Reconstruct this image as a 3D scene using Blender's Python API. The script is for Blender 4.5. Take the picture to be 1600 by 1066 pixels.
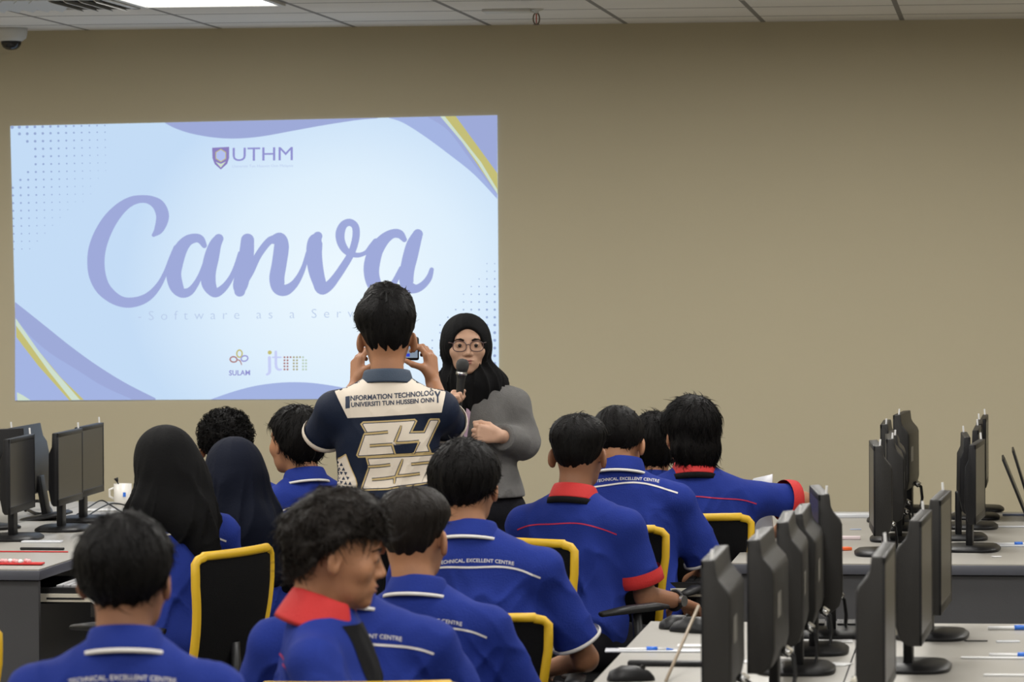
import bpy, bmesh, math, random
import numpy as np
from mathutils import Vector, Matrix
from mathutils.bvhtree import BVHTree

for o in list(bpy.data.objects): bpy.data.objects.remove(o)
SC = bpy.context.scene
COL = SC.collection
PI = math.pi
R = math.radians

# ------------------------------------------------------------------ camera
F = 6000.0                       # focal length in pixels of the 1600 px wide frame
CAM_H = 1.75
YAW = math.atan(760.0 / F)       # turned to the left of the wall normal
PITCH = math.atan(133.0 / F)     # looking slightly down
ROLL = R(0.27)
fw0 = Vector((-math.sin(YAW), math.cos(YAW), 0))
rt0 = Vector((math.cos(YAW), math.sin(YAW), 0))
up0 = Vector((0, 0, 1))
FWD = (fw0 * math.cos(PITCH) - up0 * math.sin(PITCH)).normalized()
UP1 = (up0 * math.cos(PITCH) + fw0 * math.sin(PITCH)).normalized()
RT = (rt0 * math.cos(ROLL) - UP1 * math.sin(ROLL)).normalized()
UP = (UP1 * math.cos(ROLL) + rt0 * math.sin(ROLL)).normalized()
CAMP = Vector((0, 0, CAM_H))
cd = bpy.data.cameras.new('camera')
cam = bpy.data.objects.new('camera', cd)
COL.objects.link(cam)
M3 = Matrix((RT, UP, -FWD)).transposed()
cam.matrix_world = Matrix.Translation(CAMP) @ M3.to_4x4()
cd.sensor_width = 36.0
cd.lens = F / 1600.0 * 36.0
cd.clip_end = 100
cd.dof.use_dof = True
cd.dof.focus_distance = 13.0
cd.dof.aperture_fstop = 8.0
SC.camera = cam

# ------------------------------------------------------------------ world, exposure, lights
w = bpy.data.worlds.new('world'); SC.world = w
w.use_nodes = True
w.node_tree.nodes['Background'].inputs[0].default_value = (0.9, 0.93, 1.0, 1)
w.node_tree.nodes['Background'].inputs[1].default_value = 0.02
SC.view_settings.view_transform = 'Standard'
SC.view_settings.look = 'None'
SC.view_settings.gamma = 1.0
SC.view_settings.exposure = 0.0
SC.view_settings.use_curve_mapping = False
TROFFER_W = 27.0                 # power of each ceiling light
TROFFER_SPREAD = R(178)


def P(u, v, s):                  # the point seen at pixel (u, v) where one metre covers s pixels
    z = F / s
    return CAMP + z * (FWD + RT * ((u - 800) / F) + UP * ((533 - v) / F))


def ray(u, v):
    return (FWD + RT * ((u - 800) / F) + UP * ((533 - v) / F))


def onz(u, v, z):                # on a horizontal plane
    d = ray(u, v)
    return CAMP + d * ((z - CAM_H) / d.z)


YW = P(900, 300, 357).y
CEIL = 1.75 + 1.012


def onwall(u, v, off=0.0):
    d = ray(u, v)
    return CAMP + d * ((YW - off) / d.y)


def rayang(u):                   # heading (rotation about z) that faces straight away from the camera at column u
    return YAW + math.atan((800 - u) / F)


# ------------------------------------------------------------------ materials
MATS = {}


def mat(name, col, rough=0.6, metal=0.0, bump=0.0, bscale=60.0, var=0.0, vscale=8.0, emit=None, spec=0.5, coat=0.0, alpha=1.0, stretch=(1, 1, 1), sheen=0.0, trans=0.0):
    if name in MATS: return MATS[name]
    m = bpy.data.materials.new(name); m.use_nodes = True
    nt = m.node_tree; b = nt.nodes['Principled BSDF']
    b.inputs['Base Color'].default_value = (*col, 1)
    b.inputs['Roughness'].default_value = rough
    b.inputs['Metallic'].default_value = metal
    b.inputs['Specular IOR Level'].default_value = spec
    b.inputs['Coat Weight'].default_value = coat
    b.inputs['Sheen Weight'].default_value = sheen
    b.inputs['Alpha'].default_value = alpha
    b.inputs['Transmission Weight'].default_value = trans
    tc = nt.nodes.new('ShaderNodeTexCoord')
    mp = nt.nodes.new('ShaderNodeMapping'); mp.inputs['Scale'].default_value = stretch
    nt.links.new(tc.outputs['Object'], mp.inputs[0])
    if var > 0:
        n = nt.nodes.new('ShaderNodeTexNoise'); n.inputs['Scale'].default_value = vscale; n.inputs['Detail'].default_value = 4
        nt.links.new(mp.outputs[0], n.inputs['Vector'])
        r = nt.nodes.new('ShaderNodeMapRange')
        r.inputs['To Min'].default_value = 1 - var; r.inputs['To Max'].default_value = 1 + var
        nt.links.new(n.outputs['Fac'], r.inputs['Value'])
        mx = nt.nodes.new('ShaderNodeVectorMath'); mx.operation = 'SCALE'
        mx.inputs[0].default_value = col
        nt.links.new(r.outputs[0], mx.inputs['Scale'])
        nt.links.new(mx.outputs[0], b.inputs['Base Color'])
    if bump > 0:
        n2 = nt.nodes.new('ShaderNodeTexNoise'); n2.inputs['Scale'].default_value = bscale; n2.inputs['Detail'].default_value = 3
        nt.links.new(mp.outputs[0], n2.inputs['Vector'])
        bp = nt.nodes.new('ShaderNodeBump'); bp.inputs['Strength'].default_value = bump; bp.inputs['Distance'].default_value = 0.004
        nt.links.new(n2.outputs['Fac'], bp.inputs['Height'])
        nt.links.new(bp.outputs[0], b.inputs['Normal'])
    if emit:
        b.inputs['Emission Color'].default_value = (*emit[0], 1)
        b.inputs['Emission Strength'].default_value = emit[1]
    MATS[name] = m
    return m


def srgb(r, g, b):
    def c(x):
        x /= 255.0
        return x / 12.92 if x <= 0.04045 else ((x + 0.055) / 1.055) ** 2.4
    return (c(r), c(g), c(b))


def emat(name, rgb, k=1.0):
    if name in MATS: return MATS[name]
    m = bpy.data.materials.new(name); m.use_nodes = True
    nt = m.node_tree
    for n in list(nt.nodes): nt.nodes.remove(n)
    o = nt.nodes.new('ShaderNodeOutputMaterial'); e = nt.nodes.new('ShaderNodeEmission')
    e.inputs[0].default_value = (*srgb(*rgb), 1); e.inputs[1].default_value = k
    nt.links.new(e.outputs[0], o.inputs[0])
    MATS[name] = m
    return m


m_blue = mat('blue_cotton', (0.013, 0.029, 0.205), 0.8, bump=0.35, bscale=220, var=0.12, vscale=14, spec=0.15)
m_red = mat('red_cotton', (0.50, 0.018, 0.018), 0.75, bump=0.3, bscale=220, var=0.06)
m_black = mat('black_cloth', (0.006, 0.006, 0.007), 0.85, bump=0.3, bscale=180, spec=0.12)
m_scarf = mat('black_scarf', (0.0050, 0.0050, 0.0055), 0.8, bump=0.3, bscale=120, spec=0.12)
m_scarfn = mat('navy_scarf', (0.0050, 0.0070, 0.016), 0.8, bump=0.3, bscale=120, spec=0.12)
m_white = mat('white_piping', (0.62, 0.60, 0.58), 0.7)
m_redline = mat('crimson_piping', (0.42, 0.012, 0.06), 0.7)
m_dark = mat('dark_trousers', (0.010, 0.010, 0.013), 0.85, bump=0.3, bscale=200, spec=0.15)
m_shoe = mat('black_shoe', (0.012, 0.012, 0.012), 0.5)
m_skin = mat('skin_tan', (0.35, 0.165, 0.086), 0.52, bump=0.10, bscale=160, var=0.10, vscale=22, spec=0.4)
m_skin2 = mat('skin_brown', (0.25, 0.115, 0.062), 0.52, bump=0.10, bscale=160, var=0.10, vscale=22, spec=0.4)
m_skin3 = mat('skin_light', (0.52, 0.315, 0.215), 0.5, bump=0.08, bscale=160, var=0.08, vscale=22, spec=0.4)
m_lip = mat('lip', (0.30, 0.105, 0.085), 0.45)
m_hair = mat('black_hair', (0.0035, 0.0030, 0.0030), 0.5, bump=0.7, bscale=110, stretch=(3, 3, 0.7), spec=0.10)
m_hairb = mat('brown_black_hair', (0.0085, 0.0062, 0.0048), 0.5, bump=0.7, bscale=100, stretch=(3, 3, 0.7), spec=0.13)
m_eyew = mat('eye_white', (0.30, 0.27, 0.25), 0.35)
m_iris = mat('dark_iris', (0.012, 0.008, 0.006), 0.2)
m_grey = mat('grey_sweatshirt', (0.135, 0.132, 0.128), 0.9, bump=0.5, bscale=260, var=0.14, vscale=60, sheen=0.1, spec=0.2)
m_navy = mat('navy_jersey', (0.0060, 0.0115, 0.030), 0.65, bump=0.2, bscale=250, var=0.1, spec=0.2)
m_cream = mat('cream_print', (0.70, 0.62, 0.52), 0.6)
m_gold = mat('gold_print', (0.50, 0.37, 0.16), 0.6)
m_mon = mat('monitor_black', (0.008, 0.008, 0.009), 0.42, bump=0.15, bscale=300, spec=0.25)
m_mong = mat('monitor_back_plastic', (0.017, 0.016, 0.015), 0.45, bump=0.2, bscale=300, spec=0.3)
m_glass = mat('monitor_screen', (0.022, 0.022, 0.024), 0.30, spec=0.32)
m_desk = mat('grey_laminate', (0.34, 0.325, 0.295), 0.38, var=0.07, vscale=3, spec=0.45)
m_edge = mat('dark_desk_edge', (0.065, 0.068, 0.085), 0.5)
m_panel = mat('charcoal_panel', (0.050, 0.050, 0.054), 0.65, bump=0.1, bscale=200, var=0.08)
m_yel = mat('yellow_chair_frame', (0.60, 0.37, 0.010), 0.5, bump=0.15, bscale=120, var=0.06)
m_mesh = mat('black_chair_mesh', (0.004, 0.004, 0.0045), 0.85, bump=0.5, bscale=400, spec=0.1)
m_plas = mat('black_plastic', (0.008, 0.008, 0.009), 0.45, spec=0.3)
m_chrome = mat('bright_metal', (0.6, 0.6, 0.6), 0.25, metal=1.0)
m_paper = mat('white_paper', (0.72, 0.72, 0.72), 0.6)
m_keys = mat('pale_keys', (0.45, 0.45, 0.46), 0.5)
m_cream_pl = mat('cream_plastic', (0.62, 0.58, 0.48), 0.4)
m_wall = mat('tan_wall', (0.485, 0.432, 0.305), 0.75, bump=0.06, bscale=90, var=0.02, vscale=2, spec=0.3)
m_floor = mat('grey_carpet', (0.24, 0.235, 0.22), 0.95, bump=0.6, bscale=300, var=0.2, vscale=40)


# ------------------------------------------------------------------ object helpers
def link(name, me, m=None, parent=None, smooth=False):
    o = bpy.data.objects.new(name, me); COL.objects.link(o)
    if m is not None and len(me.materials) == 0: me.materials.append(m)
    if smooth: me.polygons.foreach_set('use_smooth', [True] * len(me.polygons))
    if parent is not None: o.parent = parent
    return o


def tag(o, label, cat, group=None, kind=None):
    o['label'] = label
    if cat: o['category'] = cat
    if group: o['group'] = group
    if kind: o['kind'] = kind
    return o


def thing(name, loc=(0, 0, 0), rz=0.0):
    o = bpy.data.objects.new(name, None); COL.objects.link(o)
    o.empty_display_size = 0.1
    o.location = loc; o.rotation_euler = (0, 0, rz)
    return o


def dup(root, loc=None, rz=None):
    def rec(o, par):
        c = o.copy(); COL.objects.link(c)
        if par is not None: c.parent = par
        for ch in list(o.children): rec(ch, c)
        return c
    r = rec(root, None)
    if loc is not None: r.location = loc
    if rz is not None: r.rotation_euler = (0, 0, rz)
    return r


class MB:
    """collects shapes for one mesh"""
    def __init__(s): s.v = []; s.f = []
    def add(s, vs, fs):
        n = len(s.v); s.v += [tuple(v) for v in vs]; s.f += [tuple(i + n for i in f) for f in fs]; return s
    def box(s, c, d, M=None):
        x, y, z = [k / 2 for k in d]
        vs = [Vector((i * x, j * y, k * z)) for i in (-1, 1) for j in (-1, 1) for k in (-1, 1)]
        if M is not None: vs = [M @ v for v in vs]
        vs = [v + Vector(c) for v in vs]
        return s.add(vs, [(0, 1, 3, 2), (4, 6, 7, 5), (0, 4, 5, 1), (2, 3, 7, 6), (0, 2, 6, 4), (1, 5, 7, 3)])
    def loft(s, rings, closed=True, cap=True):
        n = len(rings[0]); base = len(s.v)
        for r in rings: s.v += [tuple(p) for p in r]
        for i in range(len(rings) - 1):
            for j in range(n if closed else n - 1):
                a = base + i * n + j; b = base + i * n + (j + 1) % n
                s.f.append((a, b, b + n, a + n))
        if cap and closed:
            s.f.append(tuple(base + j for j in range(n))[::-1])
            e = base + (len(rings) - 1) * n
            s.f.append(tuple(e + j for j in range(n)))
        return s
    def tube(s, pts, r, n=8, flat=1.0, upv=None, loop=False):
        pts = [Vector(p) for p in pts]; rs = r if isinstance(r, (list, tuple)) else [r] * len(pts)
        rings = []; prev = None
        for i, p in enumerate(pts):
            if loop: t = pts[(i + 1) % len(pts)] - pts[i - 1]
            else: t = pts[min(i + 1, len(pts) - 1)] - pts[max(i - 1, 0)]
            t.normalize()
            a = Vector(upv) if upv is not None else (prev if prev is not None else (Vector((0, 0, 1)) if abs(t.z) < 0.9 else Vector((1, 0, 0))))
            a = (a - t * a.dot(t))
            if a.length < 1e-6: a = t.orthogonal()
            a.normalize(); b = t.cross(a); prev = a
            rings.append([p + (a * math.cos(k * 2 * PI / n) * flat + b * math.sin(k * 2 * PI / n)) * rs[i] for k in range(n)])
        if loop: rings.append(rings[0]); s.loft(rings, cap=False)
        else: s.loft(rings)
        return s
    def lathe(s, prof, n=24, c=(0, 0, 0)):
        rings = [[(c[0] + r * math.cos(2 * PI * k / n), c[1] + r * math.sin(2 * PI * k / n), c[2] + z) for k in range(n)] for r, z in prof]
        return s.loft(rings)
    def prism(s, poly, z0, z1, M=None):
        a = [Vector((x, y, z0)) for x, y in poly]; b = [Vector((x, y, z1)) for x, y in poly]
        if M is not None: a = [M @ v for v in a]; b = [M @ v for v in b]
        return s.loft([a, b])
    def mesh(s, name):
        me = bpy.data.meshes.new(name); me.from_pydata(s.v, [], s.f); me.validate(); me.update()
        bm = bmesh.new(); bm.from_mesh(me); bmesh.ops.recalc_face_normals(bm, faces=bm.faces); bm.to_mesh(me); bm.free()
        return me
    def build(s, name, m, parent=None, bevel=0.0, smooth=False, seg=2):
        me = s.mesh(name); o = link(name, me, m, parent, smooth)
        if bevel > 0:
            md = o.modifiers.new('bevel', 'BEVEL'); md.width = bevel; md.segments = seg; md.limit_method = 'ANGLE'; md.angle_limit = R(40)
            o.data.polygons.foreach_set('use_smooth', [True] * len(me.polygons))
            md.harden_normals = False
        return o


def flatmesh(name, polys, m, parent=None):
    """polys: lists of 3D points, each one flat n-gon"""
    bm = bmesh.new()
    for p in polys:
        try: bm.faces.new([bm.verts.new(q) for q in p])
        except ValueError: pass
    bmesh.ops.triangulate(bm, faces=bm.faces[:])
    me = bpy.data.meshes.new(name); bm.to_mesh(me); bm.free()
    return link(name, me, m, parent)


def catmull(pts, n=8):
    pts = [np.array(p, float) for p in pts]; out = []
    for i in range(len(pts) - 1):
        p0 = pts[max(i - 1, 0)]; p1 = pts[i]; p2 = pts[i + 1]; p3 = pts[min(i + 2, len(pts) - 1)]
        for k in range(n):
            t = k / n
            out.append(0.5 * ((2 * p1) + (-p0 + p2) * t + (2 * p0 - 5 * p1 + 4 * p2 - p3) * t * t + (-p0 + 3 * p1 - 3 * p2 + p3) * t ** 3))
    out.append(pts[-1]); return out


# ------------------------------------------------------------------ distance-field modelling
def nrm(v):
    v = np.asarray(v, float); return v / (np.linalg.norm(v) + 1e-12)


def ell(c, r, rot=None):
    c = np.array(c, np.float32); r = np.array(r, np.float32)
    Rm = None if rot is None else np.array(Matrix.Rotation(rot[0], 3, rot[1]), np.float32)
    def f(p):
        q = p - c
        if Rm is not None: q = q @ Rm
        a = q / r; k0 = np.sqrt((a * a).sum(1)); b = a / r; k1 = np.sqrt((b * b).sum(1)) + 1e-9
        return k0 * (k0 - 1) / k1
    return f


def cap(a, b, ra, rb, flat=None):
    a = np.array(a, np.float32); b = np.array(b, np.float32); ba = b - a; L = float((ba * ba).sum()) + 1e-9
    def f(p):
        q = p - a; h = np.clip((q @ ba) / L, 0, 1)
        d = np.linalg.norm(q - h[:, None] * ba, axis=1) - (ra + (rb - ra) * h)
        return d
    return f


def capend(a, b, ra, rb):        # flat end at b
    g = cap(a, np.array(b, float) + nrm(np.array(b, float) - np.array(a, float)) * rb, ra, rb)
    n = nrm(np.array(b, float) - np.array(a, float)).astype(np.float32); b = np.array(b, np.float32)
    return lambda p: np.maximum(g(p), (p - b) @ n)


def smin(a, b, k):
    h = np.maximum(k - np.abs(a - b), 0) / k
    return np.minimum(a, b) - h * h * k * 0.25


def union(fs, k=0.03):
    def f(p):
        d = (fs[0][0] if isinstance(fs[0], tuple) else fs[0])(p)
        for g in fs[1:]:
            kk = k
            if isinstance(g, tuple): g, kk = g
            d = smin(d, g(p), kk)
        return d
    return f


def sub(f, g, k=0.01): return lambda p: -smin(-f(p), g(p), k)


def local(f, c, r):              # only evaluated near c
    c = np.array(c, np.float32)
    def g(p):
        d = np.linalg.norm(p - c, axis=1)
        out = d - r + 0.05
        m = d < r
        if m.any(): out[m] = f(p[m])
        return out.astype(np.float32)
    return g


_rs = np.random.RandomState(7)
LAT = _rs.rand(32, 32, 32).astype(np.float32)


def noise(p):
    q = p - np.floor(p / 32) * 32
    i = np.floor(q).astype(int); f = q - i; f = f * f * (3 - 2 * f)
    i %= 32; j = (i + 1) % 32
    x0, y0, z0 = i[:, 0], i[:, 1], i[:, 2]; x1, y1, z1 = j[:, 0], j[:, 1], j[:, 2]
    fx, fy, fz = f[:, 0], f[:, 1], f[:, 2]
    a = LAT[x0, y0, z0] * (1 - fx) + LAT[x1, y0, z0] * fx
    b = LAT[x0, y1, z0] * (1 - fx) + LAT[x1, y1, z0] * fx
    c = LAT[x0, y0, z1] * (1 - fx) + LAT[x1, y0, z1] * fx
    d = LAT[x0, y1, z1] * (1 - fx) + LAT[x1, y1, z1] * fx
    return (a * (1 - fy) + b * fy) * (1 - fz) + (c * (1 - fy) + d * fy) * fz - 0.5


def axis(lo, hi, h, fine=()):
    xs = [lo]
    while xs[-1] < hi:
        hh = h
        for a, b, k in fine:
            if a <= xs[-1] < b: hh = min(hh, k)
        xs.append(xs[-1] + hh)
    return np.array(xs, np.float32)


def snets(f, X, Y, Z, B=6, margin=0.02):
    nx, ny, nz = len(X), len(Y), len(Z)
    bi = [np.arange(0, n, B) for n in (nx, ny, nz)]
    def mid(A, b): return (A[b] + A[np.minimum(b + B, len(A) - 1)]) / 2
    def hs(A, b): return (A[np.minimum(b + B, len(A) - 1)] - A[b]) / 2
    G = np.stack(np.meshgrid(mid(X, bi[0]), mid(Y, bi[1]), mid(Z, bi[2]), indexing='ij'), -1).reshape(-1, 3)
    Hh = np.stack(np.meshgrid(hs(X, bi[0]), hs(Y, bi[1]), hs(Z, bi[2]), indexing='ij'), -1).reshape(-1, 3)
    rad = np.linalg.norm(Hh, axis=1)
    d = f(G.astype(np.float32))
    shp = tuple(len(b) for b in bi)
    act = (np.abs(d) < rad * 1.25 + margin).reshape(shp); sg = np.where(d < 0, -1., 1.).reshape(shp)
    up = lambda A: np.repeat(np.repeat(np.repeat(A, B, 0), B, 1), B, 2)[:nx, :ny, :nz]
    V = up(sg).astype(np.float32)
    ii = np.argwhere(up(act))
    pts = np.stack([X[ii[:, 0]], Y[ii[:, 1]], Z[ii[:, 2]]], 1).astype(np.float32)
    vals = np.empty(len(pts), np.float32)
    for s0 in range(0, len(pts), 150000): vals[s0:s0 + 150000] = f(pts[s0:s0 + 150000])
    V[ii[:, 0], ii[:, 1], ii[:, 2]] = vals
    I = V < 0
    cnt = np.zeros((nx - 1, ny - 1, nz - 1), np.int8)
    for a in (0, 1):
        for b in (0, 1):
            for c in (0, 1): cnt += I[a:nx - 1 + a, b:ny - 1 + b, c:nz - 1 + c]
    cells = np.argwhere((cnt > 0) & (cnt < 8))
    cid = -np.ones(cnt.shape, np.int32); cid[cells[:, 0], cells[:, 1], cells[:, 2]] = np.arange(len(cells))
    acc = np.zeros((len(cells), 3)); num = np.zeros(len(cells))
    C = [(a, b, c) for a in (0, 1) for b in (0, 1) for c in (0, 1)]
    for A_ in C:
        for ax in range(3):
            if A_[ax] == 1: continue
            B_ = list(A_); B_[ax] = 1
            ia = cells + A_; ib = cells + B_
            va = V[ia[:, 0], ia[:, 1], ia[:, 2]]; vb = V[ib[:, 0], ib[:, 1], ib[:, 2]]
            m = (va < 0) != (vb < 0)
            t = np.where(m, va / np.where(m, va - vb, 1), 0)[:, None]
            pa = np.stack([X[ia[:, 0]], Y[ia[:, 1]], Z[ia[:, 2]]], 1); pb = np.stack([X[ib[:, 0]], Y[ib[:, 1]], Z[ib[:, 2]]], 1)
            acc += np.where(m[:, None], pa + (pb - pa) * t, 0); num += m
    vs = (acc / num[:, None]).astype(np.float32)
    quads = []
    for ax in range(3):
        o1, o2 = [(1, 2), (2, 0), (0, 1)][ax]
        sl = [slice(0, n) for n in (nx, ny, nz)]; sh = list(sl)
        sl[ax] = slice(0, (nx, ny, nz)[ax] - 1); sh[ax] = slice(1, (nx, ny, nz)[ax])
        ch = I[tuple(sl)] != I[tuple(sh)]
        e = np.argwhere(ch)
        e = e[(e[:, o1] > 0) & (e[:, o2] > 0) & (e[:, o1] < (nx, ny, nz)[o1] - 1) & (e[:, o2] < (nx, ny, nz)[o2] - 1)]
        ins = I[e[:, 0], e[:, 1], e[:, 2]]
        d1 = np.zeros(3, int); d1[o1] = 1; d2 = np.zeros(3, int); d2[o2] = 1
        q = [cid[tuple((e - a * d1 - b * d2).T)] for a, b in ((1, 1), (0, 1), (0, 0), (1, 0))]
        q = np.stack(q, 1)
        q[~ins] = q[~ins][:, ::-1]
        quads.append(q)
    quads = np.concatenate(quads); quads = quads[(quads >= 0).all(1)]
    # pull vertices onto the surface
    h = 0.0008; cell = float(min(X[1] - X[0], Z[1] - Z[0]))
    for _ in range(2):
        d0 = f(vs)
        g = np.stack([(f(vs + np.array(e, np.float32)) - d0) / h for e in ((h, 0, 0), (0, h, 0), (0, 0, h))], 1)
        st = d0 / ((g * g).sum(1) + 0.05)
        st = np.clip(st, -0.004, 0.004)
        vs = (vs - 0.8 * st[:, None] * g).astype(np.float32)
    return vs, quads


def to_mesh(name, vs, qs):
    me = bpy.data.meshes.new(name)
    me.vertices.add(len(vs)); me.vertices.foreach_set('co', vs.astype(np.float32).ravel())
    me.loops.add(len(qs) * 4); me.loops.foreach_set('vertex_index', qs.astype(np.int32).ravel())
    me.polygons.add(len(qs)); me.polygons.foreach_set('loop_start', np.arange(0, len(qs) * 4, 4, dtype=np.int32))
    me.polygons.foreach_set('use_smooth', [True] * len(qs))
    me.update(calc_edges=True); me.validate()
    return me


def sdf_obj(name, f, lo, hi, h, m, parent, fine=((), (), ()), margin=0.02, B=6):
    X, Y, Z = [axis(lo[i], hi[i], h, fine[i]) for i in range(3)]
    vs, qs = snets(f, X, Y, Z, B, margin)
    me = to_mesh(name, vs, qs)
    return link(name, me, m, parent), vs, qs


# ------------------------------------------------------------------ text and decals
def text_mesh(txt, size=1.0, space=1.0, bold=0.0):
    cu = bpy.data.curves.new('txt', 'FONT'); cu.body = txt; cu.size = size; cu.space_character = space
    cu.align_x = 'CENTER'; cu.resolution_u = 3; cu.offset = bold
    o = bpy.data.objects.new('txt', cu); COL.objects.link(o)
    bpy.context.view_layer.update()
    me = bpy.data.meshes.new_from_object(o.evaluated_get(bpy.context.evaluated_depsgraph_get()))
    bpy.data.objects.remove(o)
    v = np.array([x.co[:] for x in me.vertices]); fs = [tuple(p.vertices) for p in me.polygons]
    return v, fs


def decal(name, v2, faces, surf, m, parent, off=0.0015, maxlen=0.02, side=-1, rev=False):
    """v2: points (x, z) in the person's frame seen from behind (side=-1) or in front (side=1); laid onto the surface"""
    bm = bmesh.new()
    vv = [bm.verts.new((a, 0, b)) for a, b in v2]
    from mathutils.geometry import tessellate_polygon
    for f in faces:
        tris = [f] if len(f) < 4 else [tuple(f[i] for i in t3) for t3 in tessellate_polygon([[Vector((v2[i][0], v2[i][1], 0)) for i in f]])]
        for t3 in tris:
            try: bm.faces.new([vv[i] for i in t3])
            except ValueError: pass
    for _ in range(7):
        es = [e for e in bm.edges if e.calc_length() > maxlen]
        if not es: break
        bmesh.ops.subdivide_edges(bm, edges=es, cuts=1)
        bmesh.ops.triangulate(bm, faces=[f for f in bm.faces if len(f.verts) > 3])
    dead = []
    for v in bm.verts:
        hit = surf.ray_cast(Vector((v.co.x, side * 1.5, v.co.z)), Vector((0, -side, 0)))
        if hit[0] is None: dead.append(v)
        else: v.co.y = hit[0].y + side * off
    bmesh.ops.delete(bm, geom=dead, context='VERTS')
    me = bpy.data.meshes.new(name); bm.to_mesh(me); bm.free()
    return link(name, me, m, parent)


def ribbon(pts, n=6, caps=True):
    """pts (x, y, halfwidth) -> outline strips as 2D verts and faces"""
    c = catmull(pts, n); vs = []; fs = []
    for i, p in enumerate(c):
        t = c[min(i + 1, len(c) - 1)][:2] - c[max(i - 1, 0)][:2]; t = t / (np.linalg.norm(t) + 1e-9)
        nn = np.array([-t[1], t[0]])
        vs += [tuple(p[:2] + nn * p[2]), tuple(p[:2] - nn * p[2])]
        if i: a = 2 * i; fs.append((a - 2, a - 1, a + 1, a))
    if caps:
        for e in (0, len(c) - 1):
            b = len(vs); p = c[e]
            vs += [(p[0] + p[2] * math.cos(k * PI / 10), p[1] + p[2] * math.sin(k * PI / 10)) for k in range(20)]
            fs.append(tuple(range(b, b + 20)))
    return vs, fs


def offset_poly(poly, d):
    n = len(poly); out = []
    ar = sum(poly[i][0] * poly[(i + 1) % n][1] - poly[(i + 1) % n][0] * poly[i][1] for i in range(n))
    sgn = 1 if ar > 0 else -1
    for i in range(n):
        p0, p1, p2 = [np.array(poly[j % n], float) for j in (i - 1, i, i + 1)]
        a = nrm(p1 - p0); b = nrm(p2 - p1)
        na = np.array([-a[1], a[0]]) * sgn; nb_ = np.array([-b[1], b[0]]) * sgn
        m = nrm(na + nb_); c = max(0.35, float(m @ na))
        out.append(tuple(p1 + m * d / c))
    return out

# ================================================================== ROOM
XL, XR, YB = -7.0, 4.2, -2.0


def quad_box(name, x0, x1, y0, y1, z0, z1, m):
    o = MB().box(((x0 + x1) / 2, (y0 + y1) / 2, (z0 + z1) / 2), (x1 - x0, y1 - y0, z1 - z0)).build(name, m)
    o['kind'] = 'structure'; return o


def ceiling_mat():
    m = bpy.data.materials.new('ceiling_tiles'); m.use_nodes = True
    nt = m.node_tree; b = nt.nodes['Principled BSDF']; L = nt.links
    b.inputs['Roughness'].default_value = 0.85
    tc = nt.nodes.new('ShaderNodeTexCoord'); sx = nt.nodes.new('ShaderNodeSeparateXYZ'); L.new(tc.outputs['Object'], sx.inputs[0])
    def seam(sock, off, wid):
        a = nt.nodes.new('ShaderNodeMath'); a.operation = 'SUBTRACT'; a.inputs[1].default_value = off; L.new(sock, a.inputs[0])
        p = nt.nodes.new('ShaderNodeMath'); p.operation = 'PINGPONG'; p.inputs[1].default_value = 0.3; L.new(a.outputs[0], p.inputs[0])
        c = nt.nodes.new('ShaderNodeMath'); c.operation = 'LESS_THAN'; c.inputs[1].default_value = wid; L.new(p.outputs[0], c.inputs[0])
        return c
    cx = seam(sx.outputs[0], SEAMX, 0.011); cy = seam(sx.outputs[1], SEAMY, 0.014)
    mx = nt.nodes.new('ShaderNodeMath'); mx.operation = 'MAXIMUM'; L.new(cx.outputs[0], mx.inputs[0]); L.new(cy.outputs[0], mx.inputs[1])
    n = nt.nodes.new('ShaderNodeTexNoise'); n.inputs['Scale'].default_value = 1.6; L.new(tc.outputs['Object'], n.inputs['Vector'])
    r = nt.nodes.new('ShaderNodeMapRange'); r.inputs['To Min'].default_value = 0.66; r.inputs['To Max'].default_value = 0.84; L.new(n.outputs['Fac'], r.inputs['Value'])
    cm = nt.nodes.new('ShaderNodeCombineColor')
    for k, f in enumerate((1.0, 0.97, 0.93)):
        q = nt.nodes.new('ShaderNodeMath'); q.operation = 'MULTIPLY'; q.inputs[1].default_value = f; L.new(r.outputs[0], q.inputs[0]); L.new(q.outputs[0], cm.inputs[k])
    mix = nt.nodes.new('ShaderNodeMix'); mix.data_type = 'RGBA'; L.new(mx.outputs[0], mix.inputs[0]); L.new(cm.outputs[0], mix.inputs[6])
    mix.inputs[7].default_value = (0.22, 0.21, 0.20, 1)
    L.new(mix.outputs[2], b.inputs['Base Color'])
    return m


def oncl(u, v): return onz(u, v, CEIL)


SEAMX = onwall(765, 37).x
TY = oncl(327, 7).y                                  # far edge of the lights nearest the wall
SEAMY = TY
quad_box('floor', XL, XR, YB, YW, -0.1, 0.0, m_floor)
quad_box('ceiling', XL, XR, YB, YW, CEIL, CEIL + 0.1, ceiling_mat())
quad_box('wall_front', XL, XR, YW, YW + 0.15, -0.1, CEIL + 0.1, m_wall)
quad_box('wall_left', XL - 0.15, XL, YB, YW + 0.15, -0.1, CEIL + 0.1, m_wall)
quad_box('wall_right', XR, XR + 0.15, YB, YW + 0.15, -0.1, CEIL + 0.1, m_wall)
quad_box('wall_rear', XL, XR, YB - 0.15, YB, -0.1, CEIL + 0.1, m_wall)

# ceiling lights
m_diff = mat('light_diffuser', (0.9, 0.9, 0.9), 0.5, emit=((1.0, 0.985, 0.95), 3.0))
m_frame = mat('white_metal_frame', (0.6, 0.6, 0.58), 0.5)


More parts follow.
